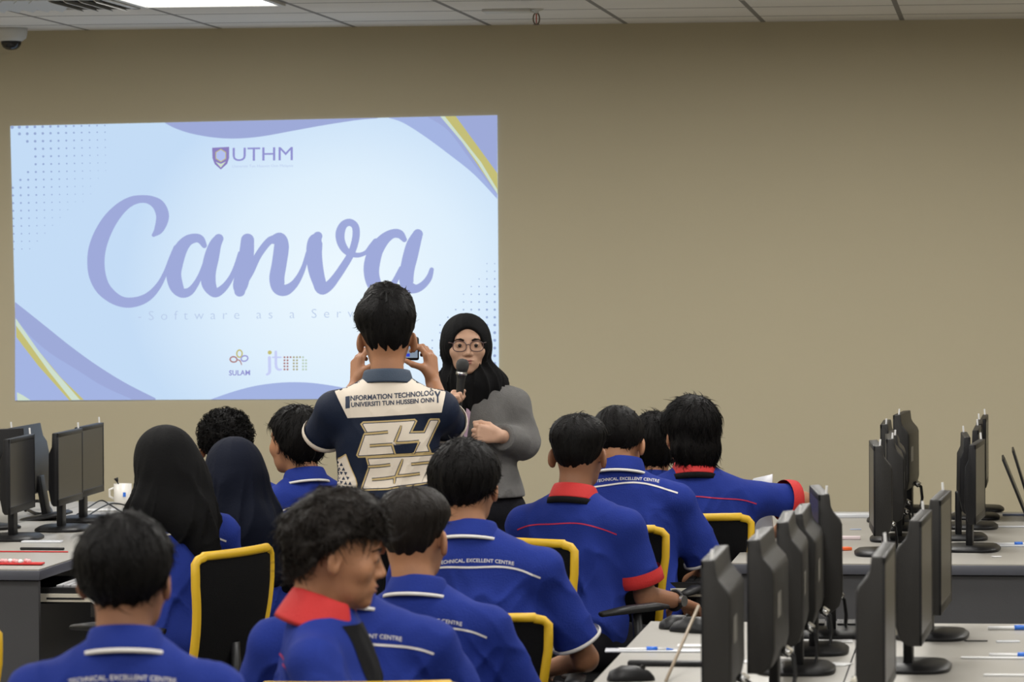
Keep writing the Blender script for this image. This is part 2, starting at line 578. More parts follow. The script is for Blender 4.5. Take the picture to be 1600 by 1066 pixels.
def troffer():
    t = thing('ceiling_light')
    f = MB(); L, W = 1.18, 0.585
    for sx in (-1, 1): f.box((sx * (W / 2 - 0.012), 0, -0.006), (0.024, L, 0.012))
    for sy in (-1, 1): f.box((0, sy * (L / 2 - 0.012), -0.006), (W, 0.024, 0.012))
    f.build('frame', m_frame, t)
    MB().box((0, 0, -0.003), (W - 0.05, L - 0.05, 0.004)).build('diffuser', m_diff, t)
    ld = bpy.data.lights.new('light', 'AREA'); ld.shape = 'RECTANGLE'; ld.size = W - 0.06; ld.size_y = L - 0.06
    ld.energy = TROFFER_W; ld.color = (1.0, 0.975, 0.93); ld.spread = TROFFER_SPREAD
    lo = bpy.data.objects.new('lamp', ld); COL.objects.link(lo); lo.parent = t; lo.location = (0, 0, -0.014)
    return t


tx0 = SEAMX - 0.6 * 1.5                              # centre of the light left of the middle
t0 = troffer(); first = True
for c in range(-1, 4):
    for r_ in range(0, 6):
        x = tx0 + 2.4 * c; y = TY - 0.6 - 2.4 * r_
        if x > XR - 0.5 or x < XL + 0.4 or y < YB + 0.6: continue
        if c == 0 and r_ == 0: t = t0
        else: t = dup(t0)
        t.location = (x, y, CEIL)
        lab = 'square-edged white ceiling light panel above the projected slide' if (c == 0 and r_ == 0) else (
            'white ceiling light panel cut by the top of the photo, right of the middle' if (c == 1 and r_ == 0) else 'white ceiling light panel of the rows nearer the camera, outside the picture')
        tag(t, lab, 'ceiling light', 'ceiling light panels')

# air vent
vc = oncl(130, 22); vx = tx0 - 0.6; vy = TY + 0.3 - 0.6
vy = TY - 0.3
v = thing('air_vent', (vx, vy, CEIL))
tag(v, 'slatted air conditioning vent in the ceiling at the upper left', 'air vent')
b = MB()
for s_ in (-1, 1): b.box((s_ * 0.285, 0, -0.008), (0.028, 0.595, 0.016)); b.box((0, s_ * 0.285, -0.008), (0.595, 0.028, 0.016))
b.build('frame', m_frame, v)
MB().box((0, 0, -0.002), (0.56, 0.56, 0.003)).build('recess', mat('vent_dark', (0.10, 0.10, 0.10), 0.8), v)
for k in range(9):
    M = Matrix.Rotation(R(-38 if k < 5 else 38), 3, 'Y')
    MB().box((-0.24 + 0.06 * k, 0, -0.014), (0.036, 0.54, 0.003), M).build('slat', m_frame, v)

# ceiling dome camera
c0 = oncl(26, 52); c0.y = YW - 0.22; c0.x = onwall(37, 52).x
t = thing('security_camera', (c0.x, c0.y, CEIL)); tag(t, 'small white dome security camera under the ceiling at the far left', 'security camera')
MB().lathe([(0.001, 0.0), (0.072, 0.0), (0.072, -0.018), (0.066, -0.045), (0.048, -0.058), (0.001, -0.058)]).build('housing', m_frame, t, smooth=True)
MB().lathe([(0.045, -0.056), (0.044, -0.07), (0.036, -0.085), (0.022, -0.094), (0.001, -0.097)]).build('dome', mat('smoked_dome', (0.012, 0.012, 0.014), 0.08), t, smooth=True)

# sprinkler
s0 = oncl(838, 14)
t = thing('sprinkler', (s0.x, s0.y, CEIL)); tag(t, 'small metal sprinkler head hanging from the ceiling near the middle', 'sprinkler')
m_spr = mat('sprinkler_metal', (0.16, 0.13, 0.10), 0.4, metal=0.7)
MB().lathe([(0.001, 0), (0.03, 0), (0.028, -0.006), (0.010, -0.01), (0.010, -0.018), (0.001, -0.018)]).build('plate', m_frame, t, smooth=True)
MB().tube([(0.013 * math.sin(a), 0, -0.040 + 0.024 * math.cos(a)) for a in [2 * PI * k / 20 for k in range(20)]], 0.003, 6, loop=True).build('yoke', m_spr, t, smooth=True)
MB().lathe([(0.001, -0.062), (0.014, -0.063), (0.014, -0.066), (0.001, -0.067)]).build('deflector', m_spr, t)
MB().lathe([(0.001, -0.02), (0.003, -0.02), (0.002, -0.06), (0.001, -0.06)], 8).build('bulb', mat('sprinkler_bulb', (0.5, 0.06, 0.02), 0.2), t)
p0 = oncl(795, 14)
o = MB().box((0, 0, -0.006), (0.2, 0.13, 0.012)).build('ceiling_plate', m_frame, None, bevel=0.003); o.location = (s0.x - 0.12, s0.y + 0.02, CEIL)
tag(o, 'flat pale plate fixed on the ceiling just left of the sprinkler', 'ceiling plate')


# ================================================================== PROJECTED SLIDE
def slide_mat():
    m = bpy.data.materials.new('slide_light'); m.use_nodes = True
    nt = m.node_tree; L = nt.links
    for n in list(nt.nodes): nt.nodes.remove(n)
    o = nt.nodes.new('ShaderNodeOutputMaterial'); e = nt.nodes.new('ShaderNodeEmission'); L.new(e.outputs[0], o.inputs[0])
    tc = nt.nodes.new('ShaderNodeTexCoord'); mp = nt.nodes.new('ShaderNodeMapping')
    L.new(tc.outputs['Object'], mp.inputs[0])
    c = onwall(520, 430)
    mp.inputs['Location'].default_value = (-c.x, 0, -c.z)
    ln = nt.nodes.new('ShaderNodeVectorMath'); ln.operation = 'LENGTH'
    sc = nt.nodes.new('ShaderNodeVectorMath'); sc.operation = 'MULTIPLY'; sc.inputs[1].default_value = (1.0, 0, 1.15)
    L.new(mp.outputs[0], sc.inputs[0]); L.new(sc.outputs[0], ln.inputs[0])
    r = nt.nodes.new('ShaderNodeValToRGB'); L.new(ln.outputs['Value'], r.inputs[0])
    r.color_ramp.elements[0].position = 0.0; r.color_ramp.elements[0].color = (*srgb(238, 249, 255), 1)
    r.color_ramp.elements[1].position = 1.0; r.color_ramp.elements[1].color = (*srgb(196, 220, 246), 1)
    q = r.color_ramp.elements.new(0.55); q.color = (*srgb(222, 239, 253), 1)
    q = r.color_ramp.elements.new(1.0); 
    mul = nt.nodes.new('ShaderNodeMath')
    L.new(r.outputs[0], e.inputs[0]); e.inputs[1].default_value = 1.0
    nt.nodes.remove(mul)
    return m


S = thing('projected_slide', onwall(400, 410)); tag(S, 'bright projected slide on the tan wall with large script lettering', 'projection')
SO = Vector(S.location)


def W(u, v, k=0): return onwall(u, v, 0.004 + 0.0012 * k) - SO


def smat_local():
    return None


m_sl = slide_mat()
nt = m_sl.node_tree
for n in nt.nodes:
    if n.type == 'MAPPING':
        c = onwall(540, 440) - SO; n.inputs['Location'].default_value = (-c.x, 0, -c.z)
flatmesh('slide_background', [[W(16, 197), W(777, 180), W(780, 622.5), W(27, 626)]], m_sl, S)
pw = emat('slide_periwinkle', (158, 170, 216)); pw2 = emat('slide_periwinkle_pale', (164, 180, 226)); pwd = emat('slide_periwinkle_deep', (146, 158, 200))
gold = emat('slide_gold', (196, 190, 120)); goldp = emat('slide_pale_gold', (205, 222, 205))
ltr = emat('slide_lettering', (159, 170, 218)); dotm = emat('slide_dot', (150, 168, 208)); thinm = emat('slide_thin_text', (186, 203, 232))


def px(pts, k): return [W(u, v, k) for u, v in pts]


def curve2(pts, n=6): return [tuple(p) for p in catmull(pts, n)]


def edge_y(u): return 197 + (u - 16) * (180 - 197) / 761.0
def edge_b(u): return 626 + (u - 27) * (622.5 - 626) / 753.0


def top_band(cv, m, k, name='swoosh'):
    c = curve2(cv); polys = []
    for a, b in zip(c, c[1:]): polys.append(px([(a[0], edge_y(a[0])), (b[0], edge_y(b[0])), b, a], k))
    return flatmesh(name, polys, m, S)


def bot_band(cv, m, k, name='swoosh'):
    c = curve2(cv); polys = []
    for a, b in zip(c, c[1:]): polys.append(px([a, b, (b[0], edge_b(b[0])), (a[0], edge_b(a[0]))], k))
    return flatmesh(name, polys, m, S)


top_band([(258, 192.5), (275, 201), (300, 209), (335, 215), (370, 216.5), (410, 213), (460, 204), (510, 195), (560, 187.5), (590, 185)], pw, 1)
top_band([(608, 184.5), (630, 192), (662, 212), (700, 240), (740, 272), (777, 311)], pw2, 1)
top_band([(668, 183), (700, 204), (735, 250), (777, 305)], pw, 2)


def strip(pts, m, k, name):
    vs, fs = ribbon(pts, 6, caps=False)
    vs = [(min(x, 777.5), min(max(y, edge_y(x)), edge_b(x))) for x, y in vs]
    return flatmesh(name, [[W(*vs[i], k) for i in f] for f in fs], m, S)


flatmesh('gold_band', [px([(688, edge_y(688)), (712, edge_y(712)), (740, 221), (777.3, 271), (777.8, 304), (752, 262), (722, 222)], 3)], gold, S)
flatmesh('gold_highlight', [px([(688, edge_y(688)), (695, edge_y(695)), (722, 216), (752, 254), (777, 296), (777.6, 304), (752, 262), (722, 222)], 4)], goldp, S)
bot_band([(23.5, 472), (45, 489), (75, 513), (110, 541), (150, 570), (195, 598), (243, 622.5)], pw, 1)
bot_band([(23.5, 497), (50, 528), (80, 553), (120, 578), (160, 603), (205, 623.5)], pw2, 2)
flatmesh('gold_band', [px([(24.3, 497), (60, 548), (95, 590), (131, 625), (108, 625.5), (60, 572), (25.5, 527)], 3)], gold, S)
flatmesh('gold_highlight', [px([(24.3, 497), (60, 548), (82, 576), (125, 625), (112, 625.3), (76, 580), (24.5, 508)], 4)], goldp, S)
flatmesh('gold_highlight', [px([(26.5, 613), (36, 618), (48, 625.7), (27, 626)], 4)], goldp, S)
bot_band([(330, 624), (365, 612), (400, 603), (440, 598), (480, 598), (520, 603), (560, 611), (610, 622.5)], pw2, 1)


def dots(name, k, pts):
    polys = []
    for u, v, r_ in pts:
        polys.append([W(u + r_ * math.cos(a), v + r_ * math.sin(a), k) for a in [2 * PI * i / 8 for i in range(8)]])
    return flatmesh(name, polys, dotm, S)


pp = []
for j in range(17):
    for i in range(13):
        u = 18 + 12.15 * i + j * 0.25; v_ = 197.5 + 12.0 * j - i * 0.25
        lim = 12.5 - max(0, j - 7) * 1.15
        if i > lim: continue
        if 1 < j < 8 and i < (3 - abs(j - 4.5) * 0.9): continue
        if j < 4 and i < j * 0.8: continue
        r_ = 2.7 - 0.13 * i - 0.10 * j
        if r_ > 0.5: pp.append((max(u, 19), v_ + (1.5 if j == 0 else 0), r_))
dots('dot_pattern', 1, pp)
pp = []
for j in range(16):
    for i in range(9):
        u = 773 - 12.2 * i; v_ = 412 + 12.0 * j
        if i > 1 + j * 0.75 or (j > 12 and i > 6): continue
        r_ = 0.9 + 0.16 * min(j, 9) - 0.14 * i
        if r_ > 0.45 and v_ < 615: pp.append((u, v_, r_))
dots('dot_pattern', 1, pp)


def z1(p): return [(120 + x / 5.33, 290 + y / 5.33, w_ / 5.33) for x, y, w_ in p]
def z2(p): return [(400 + x / 5.33, 320 + y / 5.33, w_ / 5.33) for x, y, w_ in p]


strokes = [
    z1([(640, 412, 16), (680, 370, 38), (708, 300, 50), (712, 235, 54), (680, 165, 50), (620, 125, 38), (550, 112, 32), (460, 128, 38), (370, 185, 48), (280, 285, 60), (210, 410, 68), (170, 530, 72), (159, 640, 72), (172, 750, 70), (215, 850, 62), (290, 925, 52), (370, 967, 44), (450, 975, 42), (540, 955, 38), (620, 905, 32), (690, 820, 24), (740, 720, 18), (785, 610, 20), (830, 520, 26)]),
    z1([(1062, 500, 22), (1030, 450, 34), (985, 438, 38), (920, 462, 46), (865, 530, 56), (825, 640, 62), (807, 740, 63), (830, 840, 58), (875, 893, 42), (935, 885, 34), (985, 830, 26), (1030, 745, 20), (1065, 640, 14)]),
    z1([(1182, 443, 40), (1150, 500, 52), (1122, 600, 62), (1098, 720, 61), (1100, 820, 60), (1150, 893, 40), (1215, 860, 32), (1275, 785, 24), (1320, 690, 20), (1355, 560, 12)]),
    z1([(1422, 455, 55), (1412, 580, 62), (1388, 720, 64), (1362, 830, 62), (1357, 880, 46)]),
    z1([(1410, 800, 20), (1450, 710, 30), (1500, 600, 30), (1560, 510, 30), (1607, 460, 31)]) + z2([(150, 290, 38), (200, 282, 50), (212, 350, 62), (192, 500, 62), (174, 610, 63), (190, 690, 58), (245, 711, 47), (310, 670, 34), (360, 600, 26), (400, 510, 20), (428, 400, 14)]),
    z2([(515, 262, 38), (492, 310, 62), (484, 420, 66), (498, 540, 64), (525, 640, 56), (550, 700, 50), (610, 672, 40), (670, 600, 34), (728, 515, 32), (780, 430, 30), (815, 345, 30), (834, 250, 31), (825, 178, 30), (780, 147, 30), (730, 168, 33), (702, 230, 38), (705, 300, 36), (735, 365, 32), (780, 405, 25), (850, 420, 20), (915, 398, 18), (960, 350, 24), (1000, 310, 30)]),
    z2([(1235, 290, 22), (1195, 245, 36), (1135, 243, 38), (1065, 290, 48), (1000, 380, 60), (968, 480, 66), (962, 570, 64), (985, 660, 60), (1040, 725, 50), (1100, 720, 35), (1150, 650, 25), (1210, 530, 20)]),
    z2([(1348, 245, 42), (1312, 330, 58), (1285, 430, 62), (1262, 530, 60), (1252, 620, 60), (1268, 680, 54), (1330, 700, 36), (1390, 670, 30), (1440, 610, 26), (1463, 540, 18)]),
]
groups = [[0], [1, 2], [3, 4], [5], [6, 7]]
for g in groups:
    pol = []
    for gi in g:
        vs, fs = ribbon(strokes[gi], 7)
        pol += [[W(*vs[i], 3) for i in f] for f in fs]
    flatmesh('script_letter', pol, ltr, S)


def wall_text(txt, u, v_, h, m, name='lettering', k=3, space=1.0, width=None, bold=0.0, sx=1.0):
    vv, fs = text_mesh(txt, 1.0, space, bold)
    w_ = vv[:, 0].max() - vv[:, 0].min(); ch = 0.73
    kk = h / ch; kx = width / w_ if width else kk * sx
    cx = (vv[:, 0].max() + vv[:, 0].min()) / 2
    slope = -17 / 761.0 * 0.6
    pts = [W(u + (x - cx) * kx, v_ - y * kk + (x - cx) * kx * slope, k) for x, y, _ in vv]
    return flatmesh(name, [[pts[i] for i in f] for f in fs], m, S)


wall_text('-Software as a Service', 410, 498, 15, thinm, space=1.9, width=388, bold=-0.012)
deep = emat('slide_logo_blue', (146, 146, 208))
wall_text('UTHM', 410.5, 251, 22, deep, width=94)
wall_text('Universiti Tun Hussein Onn Malaysia', 410.5, 261.3, 4.4, emat('slide_faint', (190, 205, 238)), width=95)
# crest
flatmesh('crest', [px([(331.5, 231), (358, 229.5), (358, 247), (355, 256), (345, 265), (335.5, 256.5), (332, 247)], 3)], emat('slide_crest', (140, 128, 190)), S)
hx = [(345 + 9.6 * math.sin(a), 243 - 10.4 * math.cos(a)) for a in [2 * PI * i / 6 for i in range(6)]]
flatmesh('crest_ring', [px(hx, 4)], gold, S)
hx = [(345 + 8.2 * math.sin(a), 243 - 9.0 * math.cos(a)) for a in [2 * PI * i / 6 for i in range(6)]]
flatmesh('crest_centre', [px(hx, 5)], emat('slide_crest_blue', (180, 194, 240)), S)
flatmesh('crest_base', [px([(337, 253), (345, 256), (353, 252.5), (345, 262)], 4)], goldp, S)
wall_text('SULAM', 374.3, 586.5, 8.2, deep, width=33, bold=0.02)


def loopr(cx, cy, rx, ry, rot, w_, m, name):
    pts = []
    for i in range(15):
        a = 2 * PI * i / 14
        x = rx * math.cos(a); y = ry * math.sin(a)
        pts.append((cx + x * math.cos(rot) - y * math.sin(rot), cy + x * math.sin(rot) + y * math.cos(rot), w_))
    vs, fs = ribbon(pts, 2, caps=False)
    flatmesh(name, [[W(*vs[i], 4) for i in f] for f in fs], m, S)


loopr(374.2, 552.8, 4.2, 5.6, 0, 1.1, gold, 'petal')
loopr(365, 561.8, 5.4, 4.2, 0.1, 1.1, emat('slide_rust', (176, 130, 130)), 'petal')
loopr(382, 560.3, 5.4, 4.2, -0.3, 1.1, emat('slide_violet', (160, 160, 214)), 'petal')
vs, fs = ribbon([(370, 562, 0.9), (375, 564, 0.9), (377.5, 570, 0.7)], 4)
flatmesh('stem', [[W(*vs[i], 5) for i in f] for f in fs], emat('slide_rust', (176, 130, 130)), S)
pale = emat('slide_pale_violet', (200, 208, 246))
for st in ([(421, 559, 2.4), (421.2, 572, 2.4), (421, 582, 2.3), (417, 585.5, 1.6)], [(431, 550, 2), (431, 560, 2.1), (431.5, 573, 2.1), (435, 577.5, 1.8), (439.5, 577.5, 1.4)], [(426, 558.5, 1.2), (439, 558.5, 1.2)]):
    vs, fs = ribbon([p if len(p) == 3 else (*p, 1) for p in st], 4)
    flatmesh('logo_letter', [[W(*vs[i], 4) for i in f] for f in fs], pale, S)
flatmesh('logo_dot', [[W(421.5 + 3.2 * math.cos(a), 551 + 3.2 * math.sin(a), 4) for a in [2 * PI * i / 12 for i in range(12)]]], gold, S)
rust = emat('slide_rust', (176, 130, 130)); olive = emat('slide_olive', (176, 172, 140)); sage = emat('slide_sage', (190, 208, 190))
for (us, m_) in (((444.5, 449.3), rust), ((459, 464), olive), ((473.5, 478.2), sage)):
    pol = []
    for u in us:
        for j in range(5):
            if u == 478.2 and j == 0: continue
            v_ = 558.4 + j * 4.75
            pol.append([W(u + 1.7 * math.cos(a), v_ + 1.7 * math.sin(a), 4) for a in [2 * PI * i / 8 for i in range(8)]])
    if m_ is rust: pol.append([W(454 + 1.6 * math.cos(a), 558.3 + 1.6 * math.sin(a), 4) for a in [2 * PI * i / 8 for i in range(8)]])
    if m_ is olive: pol.append([W(468.7 + 1.6 * math.cos(a), 558.2 + 1.6 * math.sin(a), 4) for a in [2 * PI * i / 8 for i in range(8)]])
    flatmesh('logo_dots', pol, m_, S)

# ================================================================== DESKS
DH = 0.75
TOP = 0.032


def desk(x0, x1, y0, y1, label, trays=(), tray_side=-1, nearpanel=True, group='computer desks'):
    cx, cy = (x0 + x1) / 2, (y0 + y1) / 2
    t = thing('computer_desk', (cx, cy, 0)); tag(t, label, 'desk', group)
    w_, l = x1 - x0, y1 - y0
    o = MB().box((0, 0, DH - 0.002), (w_ - 0.004, l - 0.004, 0.004)).build('desk_top', m_desk, t)
    MB().box((0, 0, DH - 0.004 - TOP / 2), (w_, l, TOP)).build('top_edge', m_edge, t, bevel=0.003)
    for s_ in (-1, 1):
        MB().box((0, s_ * (l / 2 - 0.035), (DH - 0.04) / 2), (w_ - 0.02, 0.025, DH - 0.04)).build('end_panel', m_panel, t)
    MB().box((-tray_side * (w_ / 2 - 0.02), 0, 0.45), (0.018, l - 0.1, 0.5)).build('back_panel', m_panel, t)
    for (ty, out) in trays:
        tr = MB()
        xx = tray_side * (w_ / 2 + out / 2 - 0.06)
        tr.box((xx, ty - cy, 0.636), (out + 0.18, 0.46, 0.016))
        tr.box((xx, ty - cy - 0.225, 0.655), (out + 0.18, 0.014, 0.05))
        tr.box((xx, ty - cy + 0.225, 0.655), (out + 0.18, 0.014, 0.05))
        tr = tr.build('keyboard_tray', m_plas, t)
        rl = MB().box((xx, ty - cy - 0.237, 0.648), (out + 0.14, 0.012, 0.026)).build('tray_rail', m_cream_pl, tr)
        MB().box((xx + tray_side * 0.03, ty - cy - 0.244, 0.646), (out * 0.5 + 0.04, 0.003, 0.006)).build('rail_slot', m_plas, rl)
        MB().box((tray_side * (w_ / 2 + out - 0.02), ty - cy - 0.22, 0.62), (0.03, 0.02, 0.07)).build('bracket', m_mong, tr)
        kb = MB(); kb.box((xx, ty - cy - 0.04, 0.6525), (0.14, 0.40, 0.016)); kb = kb.build('keyboard_base', m_plas, tr)
    return t


NL = onz(62, 890, DH)          # left block near right corner
FR = onz(1141, 880, DH)        # far right block near left corner
NR = onz(1016, 971, DH)        # near right block far left corner
YFAR = onz(1500, 800, DH).y
YNEAR = NR.y - 3.6
YLF = onz(192, 784, DH).y
SEAM = -0.36
print('desks', NL, FR, NR, YFAR)
kx = FR.x
desk(kx, SEAM, FR.y, YFAR, 'grey computer desk with its keyboard tray out, far right block, left half', [(FR.y + 0.30, 0.19)], -1)
desk(SEAM, 0.27, FR.y, YFAR, 'grey computer desk of the far right block, right half by the photo edge', [], 1)
kx2 = NR.x
desk(kx2, SEAM, YNEAR, NR.y, 'grey computer desk nearest the camera at the lower right, left half', [], -1)
desk(SEAM, 0.27, YNEAR, NR.y, 'grey computer desk nearest the camera at the lower right corner, right half', [], 1)
desk(NL.x - 0.62, NL.x, NL.y, YLF, 'grey computer desk at the left edge with a keyboard tray pulled out', [(NL.y + 0.36, 0.17)], 1)
desk(NL.x - 1.24, NL.x - 0.62, NL.y, YLF, 'grey computer desk behind the one at the left edge of the photo', [], -1)


# ================================================================== MONITORS
def monitor(style=0):
    """screen faces local +Y, width along X, origin on the desk under the stand"""
    t = thing('monitor')
    W_, H_, zb = 0.42, 0.295, 0.075
    if style == 1: W_, H_, zb = 0.43, 0.265, 0.10
    zt = zb + H_
    # side profile (y, z), screen at +y
    if style == 0:
        prof = [(0.030, zb), (0.030, zt), (0.004, zt + 0.002), (0.000, zt - 0.030), (-0.006, zt - 0.042), (-0.024, zt - 0.062), (-0.029, zt - 0.075), (-0.030, zb + 0.05), (-0.022, zb + 0.015), (0.0, zb)]
    else:
        prof = [(0.022, zb), (0.022, zt), (0.002, zt), (0.0, zt - 0.05), (-0.012, zt - 0.075), (-0.014, zb + 0.06), (-0.004, zb + 0.01), (0.004, zb)]
    mb = MB()
    rings = []
    for x, sc in ((-W_ / 2, 0.9), (-W_ / 2 + 0.012, 1.0), (W_ / 2 - 0.012, 1.0), (W_ / 2, 0.9)):
        rings.append([(x, 0.012 + (y - 0.012) * (1 if y > 0.01 else sc), z) for y, z in prof])
    mb.loft(rings)
    mb.build('casing', m_mong if style == 0 else m_mon, t, bevel=0.003)
    yf = prof[0][0]
    bz = MB()
    for s_ in (-1, 1): bz.box((s_ * (W_ / 2 - 0.008), yf, zb + H_ / 2), (0.016, 0.006, H_))
    bz.box((0, yf, zt - 0.008), (W_, 0.006, 0.016)); bz.box((0, yf, zb + 0.013), (W_, 0.006, 0.026))
    bz.build('bezel', m_mon, t, bevel=0.0015)
    MB().box((0, yf + 0.0005, zb + H_ / 2 + 0.004), (W_ - 0.03, 0.003, H_ - 0.04)).build('screen', m_glass, t)
    MB().box((0, -0.012, 0.006 + (zb + 0.06) / 2), (0.07, 0.022, zb + 0.06)).build('stand', m_mon, t, bevel=0.005)
    base = [(0.13 * math.copysign(abs(math.cos(a)) ** 0.55, math.cos(a)), -0.005 + 0.095 * math.copysign(abs(math.sin(a)) ** 0.55, math.sin(a))) for a in [2 * PI * i / 28 for i in range(28)]]
    MB().loft([[(x, y, 0.0) for x, y in base], [(x, y, 0.008) for x, y in base], [(x * 0.86, y * 0.86, 0.017) for x, y in base]]).build('base', m_mon, t, smooth=False, bevel=0.002)
    if style == 0:
        MB().box((-0.10, -0.0305, zt - 0.15), (0.10, 0.001, 0.055)).build('label', m_mon_lab, t)
        for k in range(2):
            a = 0.03 + 0.05 * k
            MB().tube([(a, -0.026, zb + 0.03), (a + 0.004, -0.05, zb + 0.012), (a, -0.055, zb - 0.03), (a - 0.03, -0.05, 0.004), (a - 0.06, -0.07, 0.004)], 0.0035, 6).build('cable', m_plas, t, smooth=True)
            MB().tube([(a, -0.03, zb + 0.028), (a + 0.002, -0.044, zb + 0.018)], 0.009, 8).build('plug', m_cream_pl if k else m_chrome, t, smooth=True)
    MB().tube([(-W_ / 2 + 0.02, 0.012, zt - 0.005), (-W_ / 2 + 0.02, 0.010, zt + 0.022)], 0.0035, 6).build('clip', m_paper, t)
    return t


m_mon_lab = mat('worn_label', (0.16, 0.15, 0.13), 0.5)
MP = [monitor(0), monitor(1)]
MUSED = [False, False]


def put_monitor(x, y, z, rz, style, label, group, tilt=0.0, drop=0.0):
    if not MUSED[style]: t = MP[style]; MUSED[style] = True
    else: t = dup(MP[style])
    t.location = (x, y, z + 0.001); t.rotation_euler = (tilt, 0, rz)
    if drop: t.scale = (1, 1, 1 + drop)
    tag(t, label, 'monitor', group)
    return t


def MX(u, s_): return P(u, 400, s_)


G = 'monitors on the near right desks'
ordn = ['nearest', 'second', 'third', 'fourth', 'farthest']
# left column of the near block, screens face left, backs seen
for i, (u, s_, tw, dr) in enumerate([(1122, 742, 0, 0.0), (1193, 694, -1, 0.0), (1232, 652, 1, 0.0), (1256, 622, 0, -0.03), (1284, 596, 6, 0.03)]):
    p = MX(u, s_); put_monitor(p.x + 0.01, p.y, DH, R(90 + tw), 0, 'monitor seen from behind on the lower right desk, %s of the left row' % ordn[i], G, drop=dr)
for i, (u, s_, tw) in enumerate([(1366, 735, -1.5), (1426, 650, -2.5), (1458, 600, -3)]):
    p = MX(u, s_); put_monitor(p.x, p.y, DH, R(-90 + tw), 0, 'monitor facing right on the lower right desk, %s of the right row' % ['nearest', 'middle', 'farthest'][i], G)
G = 'monitors on the far right desks'
for i, (u, s_, tw, dr) in enumerate([(1376, 470, 4, 0), (1398, 448, 2, -0.02), (1402, 430, 2, -0.06), (1391, 418, 0, 0), (1416, 402, -4, 0.03)]):
    p = MX(u, s_); put_monitor(p.x, p.y, DH, R(90 + tw), 0, 'monitor seen from behind on the far right desk, %s of the left row' % ordn[i], G, drop=dr)
for i, (u, s_, tw, st) in enumerate([(1520, 464, -4, 1), (1502, 446, 2, 1), (1520, 429, -1, 1), (1524, 414, 0, 1), (1532, 402, -1, 1)]):
    p = MX(u, s_); put_monitor(p.x, p.y, DH, R(-90 + tw), st, 'slim monitor facing right on the far right desk, %s of its row' % ordn[i], G)
G = 'monitors on the left desks'
for i, (u, s_, tw) in enumerate([(22, 440, 2.5), (98, 426, 1.5), (132, 412, 1.5)]):
    p = MX(u, s_); put_monitor(p.x, p.y, DH, R(-90 + tw), 1, 'slim black monitor on the left desk, %s' % ['nearest, half cut by the left photo edge', 'the middle one, with a clip on top', 'the farthest, beside the white mug'][i], G)
p = MX(66, 408); put_monitor(p.x, p.y, DH, R(90), 1, 'black monitor leaning back at the far side of the left desk', G, tilt=R(-10))
p = MX(-28, 424); put_monitor(p.x, p.y, DH, R(60), 1, 'bluish grey monitor top behind the leftmost screen', G)

